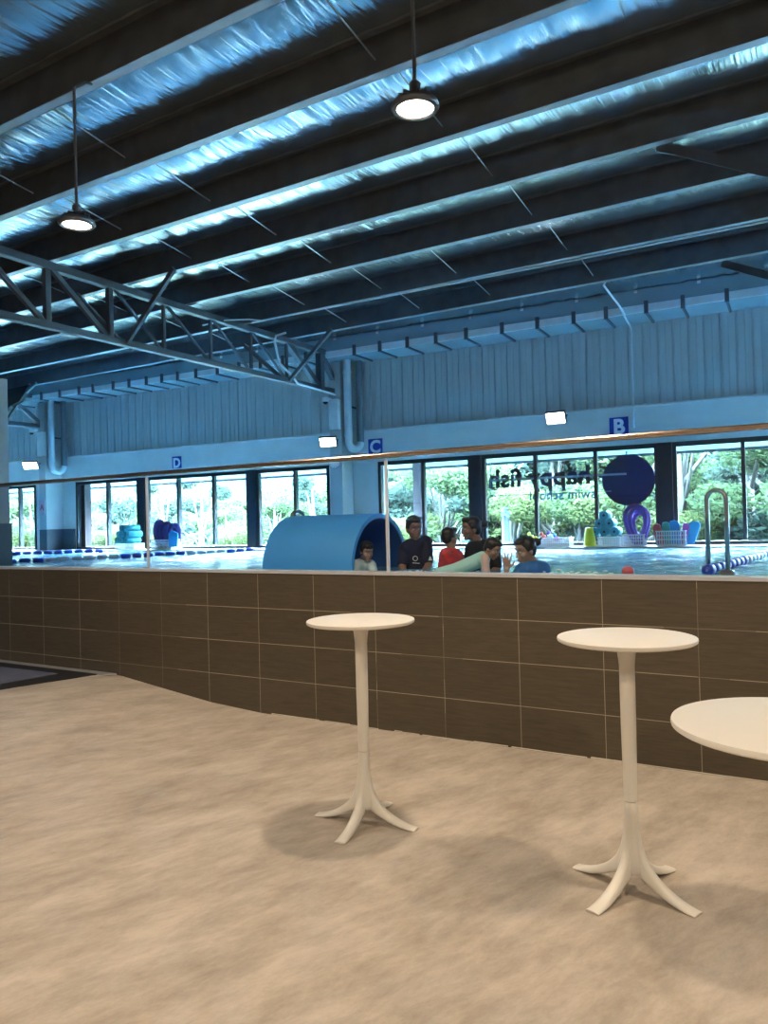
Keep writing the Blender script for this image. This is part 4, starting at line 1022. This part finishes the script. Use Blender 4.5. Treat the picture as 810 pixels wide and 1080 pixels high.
# white splash around the bathers
mb = MB(); rs = random.Random(5)
for cx, cy, n_ in ((-3.62, 6.6, 20), (-3.3, 6.7, 12), (-2.75, 6.7, 8), (-3.95, 6.5, 8), (-2.3, 6.7, 12), (-2.0, 6.8, 10)):
    for k in range(n_):
        r = rs.uniform(.006, .018); mb.ell((cx + rs.gauss(0, .16), cy + rs.gauss(0, .06), WZ + rs.uniform(0, .035)), (r * 1.6, r * 1.4, r * .7), None, 6, 4)
tag(mb.build('water_splash', mat('foam_white', (0.75, 0.85, 0.9), .3), smooth=True), 'white splashes of water around the bathers', 'splash', kind='stuff')

# ------------------------------------------------------------------ outdoors
go = MB().box(-70, 30, 13.7, 90, -.5, -.3); struct(go.build('trim_11', M_grass))
def leaf_cloud(rs, blobs, nleaf, ls):
    vs = []; fs = []; tot = sum(b[3] ** 2 for b in blobs)
    for (x, y, z, r) in blobs:
        for _ in range(int(nleaf * r * r / tot)):
            while 1:
                p = Vector((rs.uniform(-1, 1), rs.uniform(-1, 1), rs.uniform(-1, 1)))
                if .25 < p.length < 1: break
            c = Vector((x, y, z)) + Vector((p.x * r, p.y * r, p.z * r * .8)); s = ls * rs.uniform(.6, 1.4)
            a = Vector((rs.gauss(0, 1), rs.gauss(0, 1), rs.gauss(0, .7))).normalized(); b = a.cross(Vector((rs.gauss(0, 1), rs.gauss(0, 1), rs.gauss(0, 1)))).normalized()
            i = len(vs); vs += [c - a * s, c + b * s * .45, c + a * s, c - b * s * .45]; fs.append((i, i + 1, i + 2, i + 3))
    return vs, fs
def tree_proto(seed, H, crown_lo, rad, nleaf, ls, m, sparse=False):
    rs = random.Random(seed)
    t = thing('tree', (0, 0, 0), 'x', 'tree', 'trees outside the windows'); tk = MB()
    tk.tube([(0, 0, 0), (.06, .03, H * .35), (-.05, .0, H * .6), (.02, 0, H * .9)], [.12, .09, .06, .02], 8)
    blobs = []
    for k in range(15 if not sparse else 10):
        a = rs.uniform(0, 2 * PI); hz = rs.uniform(crown_lo, 1.0) * H; rr_ = rad * (1 - .55 * abs((hz / H - (crown_lo + 1) / 2) / ((1 - crown_lo) / 2 + .01)) ** 2) * rs.uniform(.35, .95)
        x, y = rr_ * math.cos(a), rr_ * math.sin(a); br_ = rad * rs.uniform(.28, .45) * (.75 if sparse else 1)
        blobs.append((x, y, hz - br_ * .5, br_))
        tk.tube([(0, 0, H * rs.uniform(.2, .45)), (x * .5, y * .5, hz * .8), (x, y, hz - br_ * .5)], [.05, .03, .01], 6)
    tk.build('trunk', M_bark, t, smooth=True)
    vs, fs = leaf_cloud(rs, blobs, nleaf, ls); f = MB(); f.add(vs, fs); f.build('foliage', m, t, recalc=False)
    return t
protos = [tree_proto(1, 4.2, .12, 1.6, 9000, .075, M_leaf[0]), tree_proto(2, 4.0, .10, 1.7, 8000, .08, M_leaf[1]), tree_proto(3, 3.6, .08, 1.7, 9000, .07, M_leaf[2]),
          tree_proto(4, 6.5, .28, 1.9, 5200, .085, M_leaf[0], True), tree_proto(5, 6.2, .30, 1.7, 4200, .09, M_leaf[1], True), tree_proto(6, 3.2, .08, 1.5, 7000, .07, M_leaf[3])]
used = set()
place = [  # proto, column px, Y, scale, label
 (1, 12, 24, 1.05, 'bluish-green tree at the far left edge, beyond the first window'), (0, 32, 19, .85, 'green bushy tree just left of the far left pillar'),
 (5, 98, 21, .80, 'rusty-tinted bush outside the left window by the brick pier'), (2, 112, 18, .58, 'low yellowish bush below the rusty one outside the left window'), (1, 132, 25, .95, 'rounded bluish tree behind the far left rollers'),
 (4, 172, 20, .72, 'airy tall tree behind the dark purple noodles'), (2, 170, 18, .50, 'low yellow-green bush behind the dark purple noodles'), (4, 212, 19, .66, 'airy tree with open branches right of the purple noodles'),
 (0, 205, 22, .62, 'green bush behind the airy tree in the second window'), (2, 245, 19, .55, 'low pale bush left of the slim grab rail'), (0, 238, 24, .68, 'green bush under the open sky of the second window'),
 (0, 290, 22, .76, 'green tree above the left half of the blue tunnel'), (4, 330, 20, .62, 'airy tree showing just left of the middle pillar'), (2, 335, 18, .5, 'low bush just left of the middle pillar'),
 (1, 412, 19, .78, 'bluish tree right of the middle pillar'), (2, 436, 17.5, .62, 'yellow-green bush behind the man in navy'), (0, 466, 19, .90, 'rounded green tree between the man and the woman in black'),
 (1, 490, 23, 1.0, 'bluish tree behind the black window post over the bathers'), (4, 525, 18.5, .80, 'airy tree behind the reversed word fish'), (2, 540, 17.5, .78, 'yellow-green tree below the reversed lettering'),
 (0, 585, 19.5, 1.15, 'full green tree behind the reversed word happy'), (2, 612, 17.5, .72, 'bright bush behind the toy baskets'), (1, 640, 20, 1.05, 'bluish tree left of the navy disc'),
 (0, 676, 18.5, 1.0, 'green tree behind the navy disc'), (2, 690, 17, .62, 'low bright bush behind the purple noodle loops'), (3, 716, 17.5, .92, 'tall pale-branched tree right of the widest black post'),
 (0, 728, 19.5, .80, 'green tree filling the lower right window'), (2, 752, 19, .62, 'low bush behind the right grab rail'), (4, 792, 17.5, 1.0, 'tall bluish airy tree at the right edge'),
 (1, 800, 19, .80, 'bluish bush at the right edge'), (0, 840, 18, 1.0, 'green tree beyond the right edge'), (2, 0, 17.5, .6, 'low bush at the far left edge')]
for (k, px, Y_, s, l) in place:
    o = protos[k] if k not in used else copy_tree(protos[k]); used.add(k)
    X_, Y2 = loc_at(px, Y_); o.location = (X_, Y2, -.35); o.scale = (s * 1.15, s * 1.15, s); o.rotation_euler[2] = px * .7; o['label'] = l
# distant hedge masses
hp = None
for k, (px, Y_, s) in enumerate([(20, 34, 1.2), (100, 34, 1.1), (150, 34, 1.2), (200, 34, 1.1), (250, 34, 1.0), (300, 33, 1.1), (350, 33, 1.1), (420, 30, 1.3), (470, 30, 1.4), (520, 29, 1.5), (570, 29, 1.5), (620, 28, 1.5), (670, 28, 1.5), (715, 27, 1.3), (755, 27, 1.1), (800, 27, 1.3)]):
    o = copy_tree(protos[(0, 1)[k % 2]]); X_, Y2 = loc_at(px, Y_); o.location = (X_, Y2, -.4); o.scale = (s * 1.5, s * 1.2, s * .95); o.rotation_euler[2] = k * 1.3
    o['label'] = 'distant hazy tree in the back belt, ' + ['behind the far left pillar', 'beyond the brick pier', 'behind the far left rollers', 'behind the dark purple noodles', 'under the open sky left of the tunnel', 'over the blue tunnel', 'left of the middle pillar', 'beyond the mauve post', 'behind the child in red', 'behind the word fish', 'behind the word happy', 'behind the yellow bucket', 'behind the navy disc', 'right of the widest black post', 'behind the grab rail', 'at the right edge of the photo'][k][0:] if False else 'distant hazy tree in the back belt ' + ['far left pillar side', 'beyond the brick pier', 'behind the far left rollers', 'behind the dark purple noodles', 'under open sky left of the tunnel', 'over the blue tunnel', 'left of the middle pillar', 'beyond the mauve post', 'behind the child in red', 'behind the word fish', 'behind the word happy', 'behind the yellow bucket', 'behind the navy disc', 'right of the widest black post', 'behind the right grab rail', 'at the right edge'][k]; o['group'] = 'background tree belt'
# street lamp outside
X_, Y2 = loc_at(457, 21); t = thing('street_lamp', (X_, Y2, -.3), 'thin grey street lamp above the trees right of the mauve post', 'street lamp')
MB().tube([(X_, Y2, -.3), (X_, Y2, 3.35)], .03, 8).build('pole', M_flange, t); MB().box(X_ - .14, X_ + .14, Y2 - .05, Y2 + .05, 3.25, 3.31).build('lamp_head', M_flange, t)
X_, Y2 = loc_at(533, 16.5); tag(MB().tube([(X_, Y2, -.3), (X_, Y2, 1.9)], .09, 12).build('bollard', mat('bollard_blue', (0.02, 0.036, 0.055), .6)), 'blue-grey round post outside behind the raised hand', 'post')
